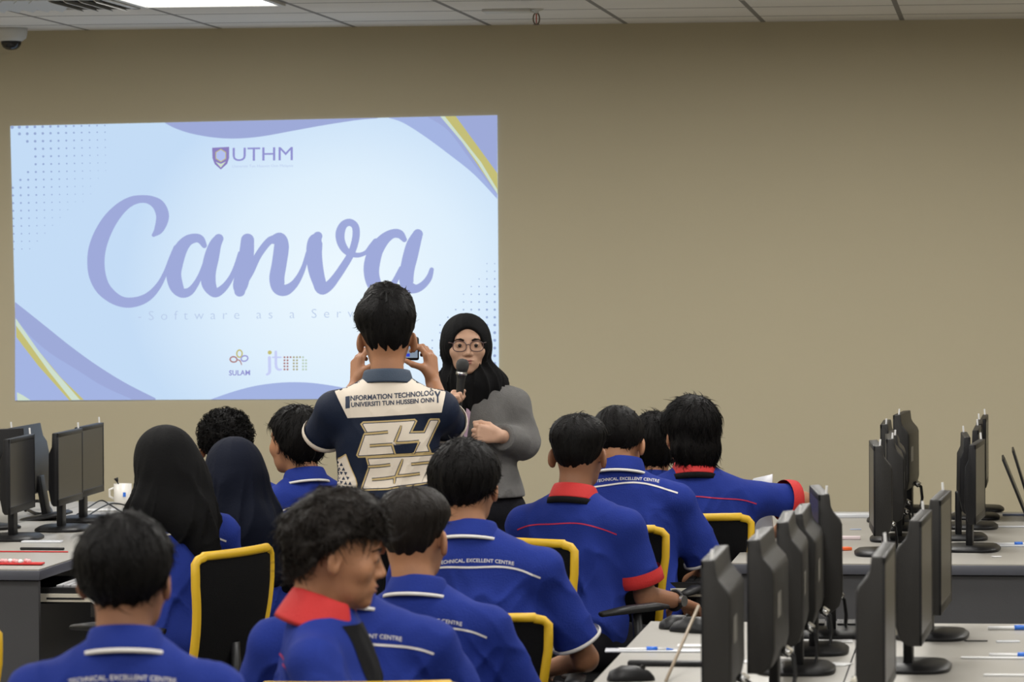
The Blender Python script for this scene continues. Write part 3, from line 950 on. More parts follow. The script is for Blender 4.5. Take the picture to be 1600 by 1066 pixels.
# ================================================================== CHAIRS
def chair():
    """sitter faces +Y"""
    t = thing('office_chair')
    def back_pt(x, s_):                  # s_ 0 bottom .. 1 top ; backrest surface
        z = 0.50 + 0.37 * s_; y = -0.205 - 0.055 * s_ - 0.02 * math.sin(s_ * PI) + 0.05 * (x / 0.23) ** 2 * 0.6
        return Vector((x, y, z))
    hw = lambda s_: 0.185 + 0.04 * min(1, s_ * 1.3)
    path = []
    for k in range(11): s_ = k / 10 * 0.94; path.append((-hw(s_), s_))
    path += [(-hw(1) + 0.012, 0.975), (-hw(1) + 0.035, 0.99)] + [(-0.19 + 0.38 * k / 8, 1.0) for k in range(9)] + [(hw(1) - 0.035, 0.99), (hw(1) - 0.012, 0.975)]
    for k in range(10, -1, -1): s_ = k / 10 * 0.94; path.append((hw(s_), s_))
    path += [(0.15 - 0.30 * k / 6, -0.01) for k in range(7)]
    pts = [back_pt(x, s_) for x, s_ in path]
    MB().tube(pts, 0.0135, 10, flat=1.0, upv=(0, 1, 0), loop=True).build('back_frame', m_yel, t, smooth=True)
    g = MB(); rows = []
    for k in range(13):
        s_ = k / 12; h = hw(s_) - 0.005
        rows.append([back_pt(-h + 2 * h * j / 10, s_) for j in range(11)])
    n0 = len(rows) * 11
    for off in (0.004, -0.004):
        b0 = len(g.v); g.v += [(p.x, p.y + off, p.z) for r_ in rows for p in r_]
        for a in range(12):
            for j in range(10):
                q = (b0 + a * 11 + j, b0 + a * 11 + j + 1, b0 + a * 11 + j + 12, b0 + a * 11 + j + 11)
                g.f.append(q if off < 0 else q[::-1])
    g.build('back_mesh', m_mesh, t, smooth=True)
    # seat cushion
    sb = [(0.235 * math.copysign(abs(math.cos(a)) ** 0.5, math.cos(a)), 0.03 + 0.235 * math.copysign(abs(math.sin(a)) ** 0.5, math.sin(a))) for a in [2 * PI * i / 32 for i in range(32)]]
    MB().loft([[(x * k, 0.03 + (y - 0.03) * k, z) for x, y in sb] for k, z in ((0.88, 0.385), (0.99, 0.40), (1.0, 0.43), (0.95, 0.447), (0.7, 0.452))]).build('seat', m_mesh, t, smooth=True)
    MB().tube([(0, -0.03, 0.37), (0, -0.20, 0.36), (0, -0.245, 0.42), (0, -0.235, 0.60)], 0.022, 8, flat=0.6).build('back_support', m_plas, t, smooth=True)
    for s_ in (-1, 1):
        MB().tube([(s_ * 0.17, 0.02, 0.385), (s_ * 0.27, 0.02, 0.40), (s_ * 0.285, 0.01, 0.50), (s_ * 0.28, 0.0, 0.645)], 0.016, 8).build('arm_post', m_plas, t, smooth=True)
        MB().tube([(s_ * 0.265, -0.15, 0.652), (s_ * 0.285, -0.05, 0.66), (s_ * 0.285, 0.08, 0.66), (s_ * 0.255, 0.17, 0.652)], [0.018, 0.028, 0.028, 0.018], 10, flat=0.5, upv=(0, 0, 1)).build('armrest', m_plas, t, smooth=True)
    MB().lathe([(0.001, 0.39), (0.03, 0.39), (0.028, 0.25), (0.022, 0.25), (0.022, 0.12), (0.045, 0.11), (0.045, 0.07), (0.001, 0.07)], 16).build('gas_column', m_plas, t, smooth=False)
    for k in range(5):
        a = 2 * PI * k / 5 + 0.3
        d = Vector((math.cos(a), math.sin(a), 0))
        leg = MB().tube([d * 0.02 + Vector((0, 0, 0.10)), d * 0.29 + Vector((0, 0, 0.065))], [0.022, 0.014], 8).build('base_leg', m_plas, t)
        cst = MB(); q = d * 0.29
        M = Matrix.Rotation(a, 3, 'Z')
        for s_ in (-1, 1):
            ring = [[M @ Vector((0.026 * math.cos(b_), s_ * 0.013 + yy, 0.026 * math.sin(b_))) + q + Vector((0, 0, 0.0265)) for b_ in [2 * PI * i / 12 for i in range(12)]] for yy in (-0.008, 0.008)]
            cst.loft(ring)
        cst.tube([q + Vector((0, 0, 0.03)), q + Vector((0, 0, 0.065))], 0.006, 6)
        cst.build('caster', m_plas, leg)
    return t


CH = chair(); CHU = [False]


def put_chair(pos, rz, label, sc=1.0):
    if not CHU[0]: t = CH; CHU[0] = True
    else: t = dup(CH)
    t.location = (pos.x, pos.y, 0); t.rotation_euler = (0, 0, rz)
    if sc != 1.0: t.scale = (1, 1, sc)
    tag(t, label, 'chair', 'yellow framed office chairs')
    return t


# ================================================================== PEOPLE
def rotm(yaw=0, pitch=0, roll=0):
    """columns are the local axes; yaw + turns right, pitch + looks down, roll + tilts to the right"""
    return np.array(Matrix.Rotation(-R(yaw), 3, 'Z') @ Matrix.Rotation(-R(pitch), 3, 'X') @ Matrix.Rotation(R(roll), 3, 'Y'), np.float32)


def xf(f, o, Rm):
    o = np.array(o, np.float32)
    return lambda p: f((p - o) @ Rm)


def head_sdf(female=False, mouth_open=0.0):
    j = 0.98 if female else 1.0
    base = union([
        ell((0, -0.014, 0.030), (0.074, 0.094, 0.084)),
        (ell((0, 0.024, -0.020), (0.064 * j, 0.066, 0.078)), 0.03),
        (ell((0, 0.040, -0.072), (0.045 * j, 0.042, 0.034)), 0.03),
        (ell((0, 0.074, -0.092), (0.020, 0.016, 0.015)), 0.018),
        (cap((-0.030, 0.074, 0.026), (0.030, 0.074, 0.026), 0.014, 0.014), 0.02),
        (ell((0.042, 0.055, -0.022), (0.024, 0.022, 0.024)), 0.02),
        (ell((-0.042, 0.055, -0.022), (0.024, 0.022, 0.024)), 0.02),
        (cap((0, 0.086, 0.008), (0, 0.104, -0.028), 0.0075, 0.0105), 0.012),
        (ell((0.011, 0.094, -0.033), (0.0085, 0.010, 0.007)), 0.008),
        (ell((-0.011, 0.094, -0.033), (0.0085, 0.010, 0.007)), 0.008),
        (ell((0, 0.078, -0.060), (0.028, 0.014, 0.020)), 0.015),
        (ell((0, 0.090, -0.0545), (0.021, 0.0075, 0.0050)), 0.005),
        (ell((0, 0.088, -0.0665 - mouth_open), (0.018, 0.0080, 0.0060)), 0.005),
    ], 0.03)
    for sx in (-1, 1):
        base = sub(base, ell((sx * 0.031, 0.093, 0.003), (0.016, 0.014, 0.0095)), 0.012)
    base = sub(base, ell((0, 0.100, -0.0605 - mouth_open / 2), (0.018, 0.012, 0.0012 + mouth_open / 2)), 0.002)
    lids = [ell((sx * 0.031, 0.0795, 0.003), (0.0135, 0.0115, 0.0115)) for sx in (-1, 1)]
    base2 = union([base] + [(l, 0.004) for l in lids], 0.004)
    for sx in (-1, 1):
        base2 = sub(base2, ell((sx * 0.031, 0.094, 0.0015), (0.0115, 0.008, 0.0026)), 0.002)
    ears = []
    for sx in (-1, 1):
        e = ell((0, 0, 0), (0.0085, 0.018, 0.031))
        e = sub(e, ell((sx * 0.008, 0.002, 0.004), (0.0065, 0.0105, 0.020)), 0.004)
        e = union([e, (ell((0, 0.006, -0.022), (0.006, 0.009, 0.010)), 0.006)], 0.006)
        Rm = np.array(Matrix.Rotation(sx * R(34), 3, 'Z') @ Matrix.Rotation(R(-10), 3, 'X'), np.float32)
        ears.append((local(xf(e, (sx * 0.083, -0.008, -0.006), Rm), (sx * 0.083, -0.008, -0.006), 0.06), 0.008))
    return union([base2] + ears, 0.008)


def hand_prims(wrist, d, n, t, curl=(35, 45, 35), size=1.0, spread=0.08, thumb=(0.55, 0.75, 0.35), tcurl=25, curls=None):
    """d: finger direction, n: palm normal (fingers curl to it), t: towards the thumb"""
    w_ = np.array(wrist, float); d = nrm(d); n = nrm(np.array(n) - d * np.dot(n, d)); t = nrm(np.array(t) - d * np.dot(t, d) - n * np.dot(t, n))
    S_ = size; out = []
    offs = (0.028, 0.0095, -0.0095, -0.028); lens = (0.070, 0.078, 0.073, 0.058)
    for i in range(4):
        k = w_ + (d * (0.088 - abs(offs[i] - 0.005) * 0.2) + t * offs[i]) * S_
        out.append((cap(w_ + t * offs[i] * 0.55 * S_ + d * 0.012 * S_, k, 0.0145 * S_, 0.0115 * S_), 0.012))
        fd = nrm(d + t * spread * (1.5 - i)); p = k
        cc = curls[i] if curls else curl
        a = 0.0
        for s_, (fr, c_) in enumerate(zip((0.46, 0.30, 0.24), cc)):
            a += R(c_)
            dr = fd * math.cos(a) + n * math.sin(a)
            q = p + dr * lens[i] * fr * S_
            r0 = (0.0092, 0.0084, 0.0076)[s_] * S_
            out.append((cap(p, q, r0, r0 * 0.93), 0.004)); p = q
    p = w_ + (d * 0.022 + t * 0.020) * S_
    q = w_ + (d * 0.045 + t * 0.038 + n * 0.012) * S_
    out.append((cap(p, q, 0.015 * S_, 0.0125 * S_), 0.012))
    td = nrm(d * thumb[0] + t * thumb[1] + n * thumb[2])
    q2 = q + td * 0.034 * S_; out.append((cap(q, q2, 0.0115 * S_, 0.0095 * S_), 0.005))
    td2 = nrm(td * math.cos(R(tcurl)) + nrm(d * 0.6 + n * 0.5 - t * 0.6) * math.sin(R(tcurl)))
    out.append((cap(q2, q2 + td2 * 0.026 * S_, 0.0095 * S_, 0.008 * S_), 0.005))
    return local(union(out, 0.006), w_ + d * 0.07, 0.19)


HAIR = {
    'thick': dict(c=(0, -0.012, 0.034), r=(0.097, 0.112, 0.100), amp=0.005, L=0.03, n=1000),
    'short': dict(c=(0, -0.012, 0.034), r=(0.090, 0.107, 0.094), amp=0.004, L=0.022, n=1000),
    'fade': dict(c=(0, 0.0, 0.066), r=(0.092, 0.106, 0.068), amp=0.005, L=0.022, n=900, low=True, zmin=-0.055, vk=0.3),
    'quiff': dict(c=(0, -0.006, 0.075), r=(0.092, 0.104, 0.085), amp=0.006, L=0.026, n=1100, low=True, zmin=-0.068, vk=0.4,
                  extra=[((-0.006, 0.035, 0.112), (0.072, 0.075, 0.072)), ((0.028, 0.0, 0.112), (0.055, 0.075, 0.058)), ((-0.052, 0.0, 0.075), (0.048, 0.08, 0.055))]),
    'curly': dict(c=(0, -0.006, 0.040), r=(0.100, 0.116, 0.097), amp=0.008, L=0.032, n=1500, curl=True),
    'wavy': dict(c=(0, -0.010, 0.040), r=(0.096, 0.113, 0.097), amp=0.009, L=0.042, n=1500, wave=True, extra=[((0, 0.022, 0.075), (0.082, 0.078, 0.068)), ((0, -0.044, 0.0), (0.082, 0.068, 0.078))]),
    'long': dict(c=(0, -0.012, 0.036), r=(0.100, 0.114, 0.104), amp=0.005, L=0.045, n=1300, extra=[((0, -0.050, -0.035), (0.090, 0.068, 0.10))], plane=0.055, zmin=-0.125),
    'medium': dict(c=(0, -0.012, 0.034), r=(0.097, 0.110, 0.098), amp=0.006, L=0.035, n=1100, plane=0.03, extra=[((0, -0.035, 0.0), (0.090, 0.078, 0.085))]),
}


def build_hair(style, hc, Rh, m, parent, seed, h=0.005, fringe=0, top=None):
    st = HAIR[style]; rng = np.random.RandomState(seed)
    sd = rng.rand(3) * 20
    prims = [ell(st['c'], st['r'])]
    if st.get('low'): prims.append((ell((0, -0.014, 0.030), (0.0765, 0.098, 0.087)), 0.02))
    for c_, r_ in st.get('extra', []): prims.append((ell(c_, r_), 0.015))
    for k in range(fringe):
        x = -0.05 + 0.1 * k / max(1, fringe - 1) + rng.randn() * 0.004
        prims.append((ell((x, 0.078 - x * x * 6, 0.062 + rng.rand() * 0.012), (0.018, 0.020, 0.030)), 0.01))
    shell = union(prims, 0.02)
    zf = 0.058 if not fringe else 0.046
    pl = st.get('plane', 0.020); zmin = st.get('zmin', -0.088)
    cur = st.get('curl')
    def f(p):
        d = shell(p)
        if cur or st.get('wave'):
            fq = 52 if cur else 30
            d = d - st['amp'] * 2 * noise(p * fq + sd) - 0.006 * noise(p * 110 + sd)
        else:
            q = p - np.array((0, -0.03, 0.12), np.float32)
            az = np.arctan2(q[:, 0], q[:, 1] + 1e-6); rr = np.linalg.norm(q, axis=1)
            w_ = np.stack([az * 5.5 + 20, rr * 14, az * 0 + 3], 1) + sd
            w2 = np.stack([az * 14 + 60, rr * 22, az * 0 + 9], 1) + sd
            d = d - st['amp'] * 1.5 * noise(w_.astype(np.float32)) - 0.0035 * noise(w2.astype(np.float32))
        plane = 0.75 * p[:, 1] - 0.66 * p[:, 2] - pl + 0.04 + 0.010 * noise(p * 45 + sd) - 0.02 * np.clip(-p[:, 1] * 8, 0, 1) * 0
        keep = np.minimum(plane, zf + 0.008 * noise(p * 60 + sd) - p[:, 2])
        d = -smin(-d, -keep, 0.008)
        d = np.maximum(d, zmin - p[:, 2] + 0.01 * noise(p * 70 + sd) + st.get('vk', 0.25) * np.abs(p[:, 0]))
        return d.astype(np.float32)
    X = axis(-0.13, 0.13, h); Y = axis(-0.15, 0.15, h); Z = axis(-0.15, 0.215, h)
    vs, qs = snets(f, X, Y, Z, 6, 0.012)
    # locks
    n = st['n']; idx = rng.randint(0, len(vs), n * 2)
    b = vs[idx]; e = 0.002
    g = np.stack([f(b + np.array(k, np.float32)) - f(b - np.array(k, np.float32)) for k in ((e, 0, 0), (0, e, 0), (0, 0, e))], 1); g /= np.linalg.norm(g, axis=1)[:, None] + 1e-9
    cp = np.array((0, -0.035, 0.13)); V = []; Q = []
    cnt = 0
    for i in range(len(b)):
        if cnt >= n: break
        nn = g[i]; p = b[i]
        if np.linalg.norm((p / np.array((0.085, 0.1, 0.1)))) < 0.93: continue
        t = p - cp
        if cur: t = rng.randn(3)
        elif st.get('wave'): t = t * 0.5 + rng.randn(3) * 0.05 + np.array((0, 0.01, -0.02))
        elif p[2] > 0.09: t = t + rng.randn(3) * 0.02 + np.array((0, 0.03, 0))
        else: t = t * 0.4 + np.array((0, 0, -0.05)) + rng.randn(3) * 0.008
        t = t - nn * np.dot(t, nn); t = nrm(t)
        L = st['L'] * (0.6 + 0.8 * rng.rand())
        if st.get('low') and p[2] < 0.04: L *= 0.25
        lift = L * (0.06 + 0.12 * rng.rand()); bn = np.cross(nn, t); wv = 0.5 * rng.randn()
        r0 = 0.0019 if not cur else 0.0026; base = len(V); K = 4
        for k in range(K + 1):
            u_ = k / K
            c_ = p - nn * 0.003 + t * L * u_ + nn * (lift * math.sin(u_ * PI * 0.8) - L * 0.25 * u_ * u_ * (0 if cur else 1)) + bn * wv * L * u_ * u_ * 0.5
            if cur: c_ = p - nn * 0.003 + (t * math.sin(u_ * 3.6) + nn * (1 - math.cos(u_ * 3.6)) * 0.5) * 0.011 + bn * 0.008 * u_
            rr = r0 * (1 - u_ * 0.85)
            for a in (0, 2.094, 4.189): V.append(c_ + (bn * math.cos(a) * 1.3 + nn * math.sin(a) * 0.6) * rr)
        for k in range(K):
            for a in range(3):
                i0 = base + 3 * k + a; i1 = base + 3 * k + (a + 1) % 3
                Q.append((i0, i1, i1 + 3, i0 + 3))
        cnt += 1
    if V:
        Q = np.array(Q) + len(vs); allv = np.concatenate([vs, np.array(V, np.float32)]); allq = np.concatenate([qs, Q])
    else: allv, allq = vs, qs
    allv = allv @ Rh.T + np.array(hc, np.float32)
    me = to_mesh('hair', allv, allq)
    return link('hair', me, m, parent)


def collar_part(nb, r, h, m, parent, front=150, tilt=-12, drop=0.012, band=None, band_m=None, stripe=None, flare=0.022, yawc=0):
    """fold-over collar round the neck, open at the front"""
    Rt = Matrix.Rotation(R(tilt), 3, 'X') @ Matrix.Rotation(R(yawc), 3, 'Z')
    def ring(th, prof):
        out = []
        f_ = max(0, -math.cos(th))
        for dr, dz in prof:
            rr = r + dr + (0.010 * f_ if dr > 0.004 else 0)
            p = Vector((rr * math.sin(th), -rr * math.cos(th) * 0.95, dz - (0.02 * f_ if dr > 0.004 else 0.008 * f_)))
            out.append(Rt @ p + Vector(nb))
        return out
    prof = [(-0.002, -0.012), (-0.001, h * 0.92), (0.003, h), (0.008, h * 0.93), (flare, -drop), (flare - 0.003, -drop - 0.002), (0.006, h * 0.55), (0.002, -0.012)]
    mb = MB(); n = 40
    rings = [ring(R(-front + 2 * front * k / n), prof) for k in range(n + 1)]
    mb.loft(rings)
    c = mb.build('collar', m, parent, smooth=True)
    md = c.modifiers.new('sub', 'SUBSURF'); md.levels = 1; md.render_levels = 1
    if band:
        pr = [(flare - 0.010, -drop - band), (flare - 0.010, -drop + 0.004), (flare + 0.0012, -drop + 0.003), (flare + 0.003, -drop - band)]
        mb = MB(); mb.loft([ring(R(-front + 2 * front * k / n), pr) for k in range(n + 1)])
        mb.build('collar_band', band_m, c, smooth=True)
    return c


def cuff_part(a, b, r, w_, m, parent, name='cuff'):
    a = np.array(a, float); b = np.array(b, float); d = nrm(b - a)
    x = nrm(np.cross(d, (0.3, 0.2, 1))); y = np.cross(d, x); mb = MB(); rings = []
    for t_, rr in ((-w_, r + 0.0015), (-w_ * 0.5, r + 0.0035), (0.0, r + 0.003), (0.002, r), (0.002, r - 0.012), (-0.01, r - 0.014)):
        rings.append([tuple(b + d * t_ + (x * math.cos(q) + y * math.sin(q)) * rr) for q in [2 * PI * k / 28 for k in range(28)]])
    mb.loft(rings, cap=False)
    return mb.build(name, m, parent, smooth=True)


def person(label, u, s, hu, vt, yaw=0, hyaw=None, hpitch=0, hroll=0, sit=True, skin=None, hair='short', hairm=None, seed=1,
           shirt='white', arms=None, wide=1.0, hands=True, fine=0.0055, bodyh=0.009, female=False, fringe=0, lean=0.0,
           headdrop=0.135, sleeve=0.80, legyaw=0, shirtm=None, sleeve_r=(0.052, 0.066), lettering=True, custom=None, hemz=None, ztop_extra=0, handspec=None, handfine=None, sprime=None, bulk=1.0, hscale=1.0, chairclear=0.0, nodecal=False, foldk=1.0, coltilt=-14, plw=0.045, up=0.0, zloff=0.0, noband=False, colx=0, neckback=0.0, group=None):
    skin = skin or m_skin; hairm = hairm or m_hair
    pr = P(u, 600, s); zt = P(hu, vt, s).z
    t = thing('person', (pr.x, pr.y, 0), rayang(u) - R(yaw))
    tag(t, label, 'person', group)
    dx = (hu - u) / s; ya = R(yaw)
    lx, ly = dx * math.cos(ya), dx * math.sin(ya)
    hyaw = yaw if hyaw is None else hyaw
    Rh = rotm(hyaw - yaw, hpitch, hroll)
    hc = np.array((lx, 0.025 + ly + lean, zt - headdrop))
    nb = np.array((lx * 0.6, -0.005 + ly * 0.6 + lean * 0.8 - neckback, zt - headdrop - 0.115 + up))
    SH = {}
    for sx in (-1, 1): SH[sx] = np.array((sx * 0.160 * wide + lx * 0.3, ly * 0.4 + lean * 0.6, zt - headdrop - 0.218 + up * 0.8))
    if sit: pz = 0.535; py = -0.05
    else: pz = 0.53 * zt; py = 0.0
    ch = np.array((lx * 0.25, lean * 0.45 + 0.005, zt - headdrop - 0.30))
    bl = np.array((0, 0.01 + lean * 0.15 + py * 0.6, (ch[2] - 0.05 + pz) / 2))
    hp = np.array((0, py, pz + 0.02))
    A = {}
    for sx in (-1, 1):
        if arms and sx in arms: A[sx] = [np.array(q, float) for q in arms[sx]]
        elif sit: A[sx] = [np.array((sx * 0.235 * wide, 0.10 + lean * 0.4, SH[sx][2] - 0.25)), np.array((sx * 0.13, 0.31 + lean * 0.3, SH[sx][2] - 0.30))]
        else: A[sx] = [np.array((sx * 0.25, -0.02, SH[sx][2] - 0.27)), np.array((sx * 0.24, 0.06, SH[sx][2] - 0.50))]
    lr = Matrix.Rotation(-R(legyaw), 3, 'Z')
    LG = {}
    for sx in (-1, 1):
        if sit:
            hj = Vector((sx * 0.09, 0, 0)); kn = Vector((sx * 0.13, 0.40, 0)); an = Vector((sx * 0.13, 0.37, 0))
            hj, kn, an = [lr @ q + Vector((0, py, 0)) for q in (hj, kn, an)]
            LG[sx] = [np.array((hj.x, hj.y, 0.535)), np.array((kn.x, kn.y, 0.50)), np.array((an.x, an.y, 0.09))]
        else:
            LG[sx] = [np.array((sx * 0.085, 0, pz)), np.array((sx * 0.10, 0.01, 0.28 * zt)), np.array((sx * 0.105, -0.01, 0.08))]
    # ---------------- body: one continuous surface
    hd = head_sdf(female)
    hcap = ell((0, -0.014, 0.030), (0.074, 0.094, 0.084))
    hf = xf(lambda p: hd(p / hscale) * hscale, hc, Rh)
    neck_top = hc + Rh @ np.array((0, -0.030, -0.045))
    prims = [
        local(hf, hc, 0.24),
        (cap(neck_top, nb + np.array((0, -0.008, -0.03)), 0.049 * (0.9 if female else 1), 0.056 * (0.88 if female else 1)), 0.025),
        (cap(nb + np.array((-0.03, 0, -0.045)), SH[-1], 0.038, 0.036), 0.03),
        (cap(nb + np.array((0.03, 0, -0.045)), SH[1], 0.038, 0.036), 0.03),
        (ell(ch, (0.150 * wide, 0.095 * bulk, 0.17)), 0.05),
        (ell(bl, (0.135 * wide, 0.090 * bulk, 0.18)), 0.05),
        (ell(hp, (0.145, 0.105, 0.10)), 0.05)]
    for sx in (-1, 1):
        e, w_ = A[sx]
        prims += [(cap(SH[sx], e, 0.038 * bulk, 0.034), 0.02), (cap(e, w_, 0.036, 0.024), 0.012)]
        a, b_, c_ = LG[sx]
        prims += [(cap(a, b_, 0.072, 0.050), 0.03), (cap(b_, c_, 0.046, 0.036), 0.02), (cap(c_, c_ + np.array(lr @ Vector((0, 0.11, -0.045))), 0.034, 0.026), 0.02)]
        hs = (handspec or {}).get(sx)
        if hs is None:
            d = nrm(w_ - e); hs = dict(d=d + np.array((0, 0, -0.15)), n=(0, 0, -1), t=(-sx, 0, 0), curl=(25, 35, 25))
        prims.append((hand_prims(w_, **hs), 0.010))
    bf = union(prims, 0.03)
    allp = np.array([hc + (0, 0, 0.13), hc - (0.1, 0.12, 0), hc + (0.1, 0.12, 0)] + [q for sx in (-1, 1) for q in (A[sx][0], A[sx][1], SH[sx], LG[sx][1], LG[sx][2] + np.array((0, 0, -0.07)))])
    lo = allp.min(0) - 0.13; hi = allp.max(0) + 0.13; lo[2] = -0.02; hi[2] = hc[2] + 0.14
    for sx in (-1, 1):
        for q in (A[sx][1],): lo = np.minimum(lo, q - 0.22); hi = np.maximum(hi, q + 0.22)
    hr = 0.115
    fx = [(hc[0] - hr, hc[0] + hr, fine)]; fy = [(hc[1] - hr - 0.02, hc[1] + hr + 0.02, fine)]; fz = [(hc[2] - 0.13, hc[2] + 0.13, fine)]
    for q, rad, hh in (handfine or []):
        fx.append((q[0] - rad, q[0] + rad, hh)); fy.append((q[1] - rad, q[1] + rad, hh)); fz.append((q[2] - rad, q[2] + rad, hh))
    body, _, _ = sdf_obj('body', bf, lo, hi, bodyh, skin, t, (fx, fy, fz), margin=0.012)
    # eyes, brows
    def hp2w(q): return hc + Rh @ (np.array(q, float) * hscale)
    def headmesh(mb, name, m, par):
        mb.v = [tuple(hp2w(q)) for q in mb.v]; return mb.build(name, m, par, smooth=True)
    for sx in (-1, 1):
        mb = MB(); mb.lathe([(0.0001, 0.0108)] + [(0.0108 * math.sin(a), 0.0108 * math.cos(a)) for a in [PI * k / 8 for k in range(1, 8)]] + [(0.0001, -0.0108)], 14)
        mb.v = [(x + sx * 0.031, z_ + 0.0800, y + 0.0015) for x, y, z_ in mb.v]
        eye = headmesh(mb, 'eye', m_eyew, t)
        mb = MB(); mb.lathe([(0.0001, 0.0022), (0.0056, 0.0012), (0.0070, -0.001)], 12)
        mb.v = [(x + sx * 0.031, z_ + 0.0900, y + 0.0015) for x, y, z_ in mb.v]
        headmesh(mb, 'iris', m_iris, eye)
        mb = MB(); mb.tube([(sx * 0.015, 0.0915, 0.020), (sx * 0.027, 0.0915, 0.0245), (sx * 0.040, 0.083, 0.024), (sx * 0.050, 0.071, 0.018)], [0.003, 0.0042, 0.0036, 0.0015], 8, flat=1.0)
        headmesh(mb, 'eyebrow', m_hair, t)
    mb = MB(); mb.tube([(-0.021, 0.0865, -0.0600), (-0.010, 0.0955, -0.0555), (0, 0.0975, -0.0565), (0.010, 0.0955, -0.0555), (0.021, 0.0865, -0.0600)], [0.001, 0.0036, 0.0034, 0.0036, 0.001], 8)
    mb.tube([(-0.020, 0.0865, -0.0612), (-0.009, 0.0935, -0.0660), (0, 0.0955, -0.0670), (0.009, 0.0935, -0.0660), (0.020, 0.0865, -0.0612)], [0.001, 0.0040, 0.0044, 0.0040, 0.001], 8)
    headmesh(mb, 'lips', m_lip, t)
    if hair: build_hair(hair, hc, Rh * hscale, hairm, t, seed, fringe=fringe)
    # ---------------- trousers and shoes
    tp = [ell(hp, (0.162, 0.125, 0.11))]
    for sx in (-1, 1):
        a, b_, c_ = LG[sx]
        tp += [(cap(a, b_, 0.084, 0.062), 0.03), (capend(b_, c_, 0.060, 0.050), 0.02)]
    tf = union(tp, 0.03)
    def tfn(p): return tf(p) - 0.010 * noise(p * np.array((9, 9, 14), np.float32) + seed)
    lo = np.minimum(LG[-1][2], np.minimum(LG[1][2], hp)) - 0.22; hi = np.maximum(LG[-1][1], np.maximum(LG[1][1], hp)) + 0.22; lo[2] = 0.02; hi[2] = hp[2] + 0.16
    sdf_obj('trousers', tfn, lo, hi, 0.014, m_dark, t, margin=0.02)
    for sx in (-1, 1):
        c_ = LG[sx][2]; fdir = np.array(lr @ Vector((0, 1, 0)))
        pts = []
        mb = MB(); rings = []
        px_ = np.array((fdir[1], -fdir[0], 0))
        for k, (l, wd, ht) in enumerate([(-0.075, 0.012, 0.03), (-0.065, 0.032, 0.07), (-0.02, 0.038, 0.085), (0.05, 0.040, 0.07), (0.11, 0.046, 0.05), (0.16, 0.040, 0.038), (0.185, 0.015, 0.022)]):
            cc = np.array((c_[0], c_[1], 0)) + fdir * l
            rings.append([tuple(cc + px_ * wd * math.cos(a) + np.array((0, 0, 0.004 + (ht / 2) * (1 + math.sin(a) * (1 if math.sin(a) > 0 else 0.95))))) for a in [2 * PI * j / 14 for j in range(14)]])
        mb.loft(rings); mb.build('shoe', m_shoe, t, smooth=True)
    info = dict(t=t, hc=hc, nb=nb, SH=SH, A=A, ch=ch, bl=bl, hp=hp, zt=zt, Rh=Rh, LG=LG, hp2w=hp2w, headmesh=headmesh, body=body)
    # ---------------- shirt
    sm = shirtm or m_blue
    sp = [(cap(nb + np.array((0, -0.004, -0.07)), nb + np.array((0, -0.004, -0.022)), 0.064, 0.061), 0.02),
          cap(nb + np.array((-0.025, -0.006, -0.052)), SH[-1] + np.array((0, -0.004, 0.0)), 0.049, 0.050),
          (cap(nb + np.array((0.025, -0.006, -0.052)), SH[1] + np.array((0, -0.004, 0.0)), 0.049, 0.050), 0.04),
          (ell(ch + np.array((0, 0, 0)), (0.158 * wide, 0.108 * bulk, 0.185)), 0.05),
          (ell(bl, (0.150 * wide * bulk, 0.110 * bulk, 0.20)), 0.05),
          (ell(hp + np.array((0, 0, 0.03)), (0.172 * bulk, 0.135 * bulk, 0.12)), 0.05)]
    ends = {}
    for sx in (-1, 1):
        e, w_ = A[sx]
        if sleeve <= 1:
            en = SH[sx] + (e - SH[sx]) * sleeve; ends[sx] = (SH[sx], en, sleeve_r[1])
            sp.append((capend(SH[sx], en, *sleeve_r), 0.035))
        else:
            en = e + (w_ - e) * (sleeve - 1); ends[sx] = (e, en, 0.040)
            sp += [(cap(SH[sx], e, sleeve_r[0], sleeve_r[1]), 0.035), (capend(e, en, sleeve_r[1], 0.046), 0.02)]
    sf = union(sp, 0.04)
    hem = hemz if hemz is not None else (hp[2] - 0.06)
    kk = seed * 3.7
    folds = info_folds = []
    for sx in (-1, 1):
        folds.append((SH[sx] * 0.8 + A[sx][0] * 0.2, nrm(ch + np.array((0, -0.1, -0.25)) - SH[sx])))
    def sfn(p):
        d = sf(p)
        n1 = noise(p * np.array((7, 7, 5), np.float32) + kk)
        q = np.stack([p[:, 0] * 12 + p[:, 2] * 9, p[:, 1] * 9, p[:, 2] * 6 - p[:, 0] * 10], 1).astype(np.float32) + kk
        q2 = np.stack([p[:, 0] * 12 - p[:, 2] * 9, p[:, 1] * 9, p[:, 2] * 6 + p[:, 0] * 10], 1).astype(np.float32) + kk * 2
        rg = 1 - np.abs(noise(q) * 2.4); rg2 = 1 - np.abs(noise(q2) * 2.4)
        low = np.clip((nb[2] - 0.05 - p[:, 2]) / 0.22, 0.0, 1.0)
        rr = np.clip(rg, 0, 1) ** 3; rr2 = np.clip(rg2, 0, 1) ** 3
        for a_, b_, r_ in ends.values(): low = low * np.clip(np.linalg.norm(p - b_.astype(np.float32), axis=1) / 0.12 - 0.45, 0.0, 1)
        d = d - foldk * (0.012 * n1 * (0.3 + low) + (0.013 * rr + 0.012 * rr2 - 0.006) * (0.2 + 0.8 * low))
        d = np.maximum(d, hem + 0.0 - p[:, 2])
        return d
    if custom and 'shirt' in custom: sfn = custom['shirt'](sfn, info)
    al = np.array([nb, SH[-1], SH[1], ends[-1][1], ends[1][1], hp, ch + (0, 0.1, 0), ch - (0, 0.1, 0), A[1][0], A[-1][0]])
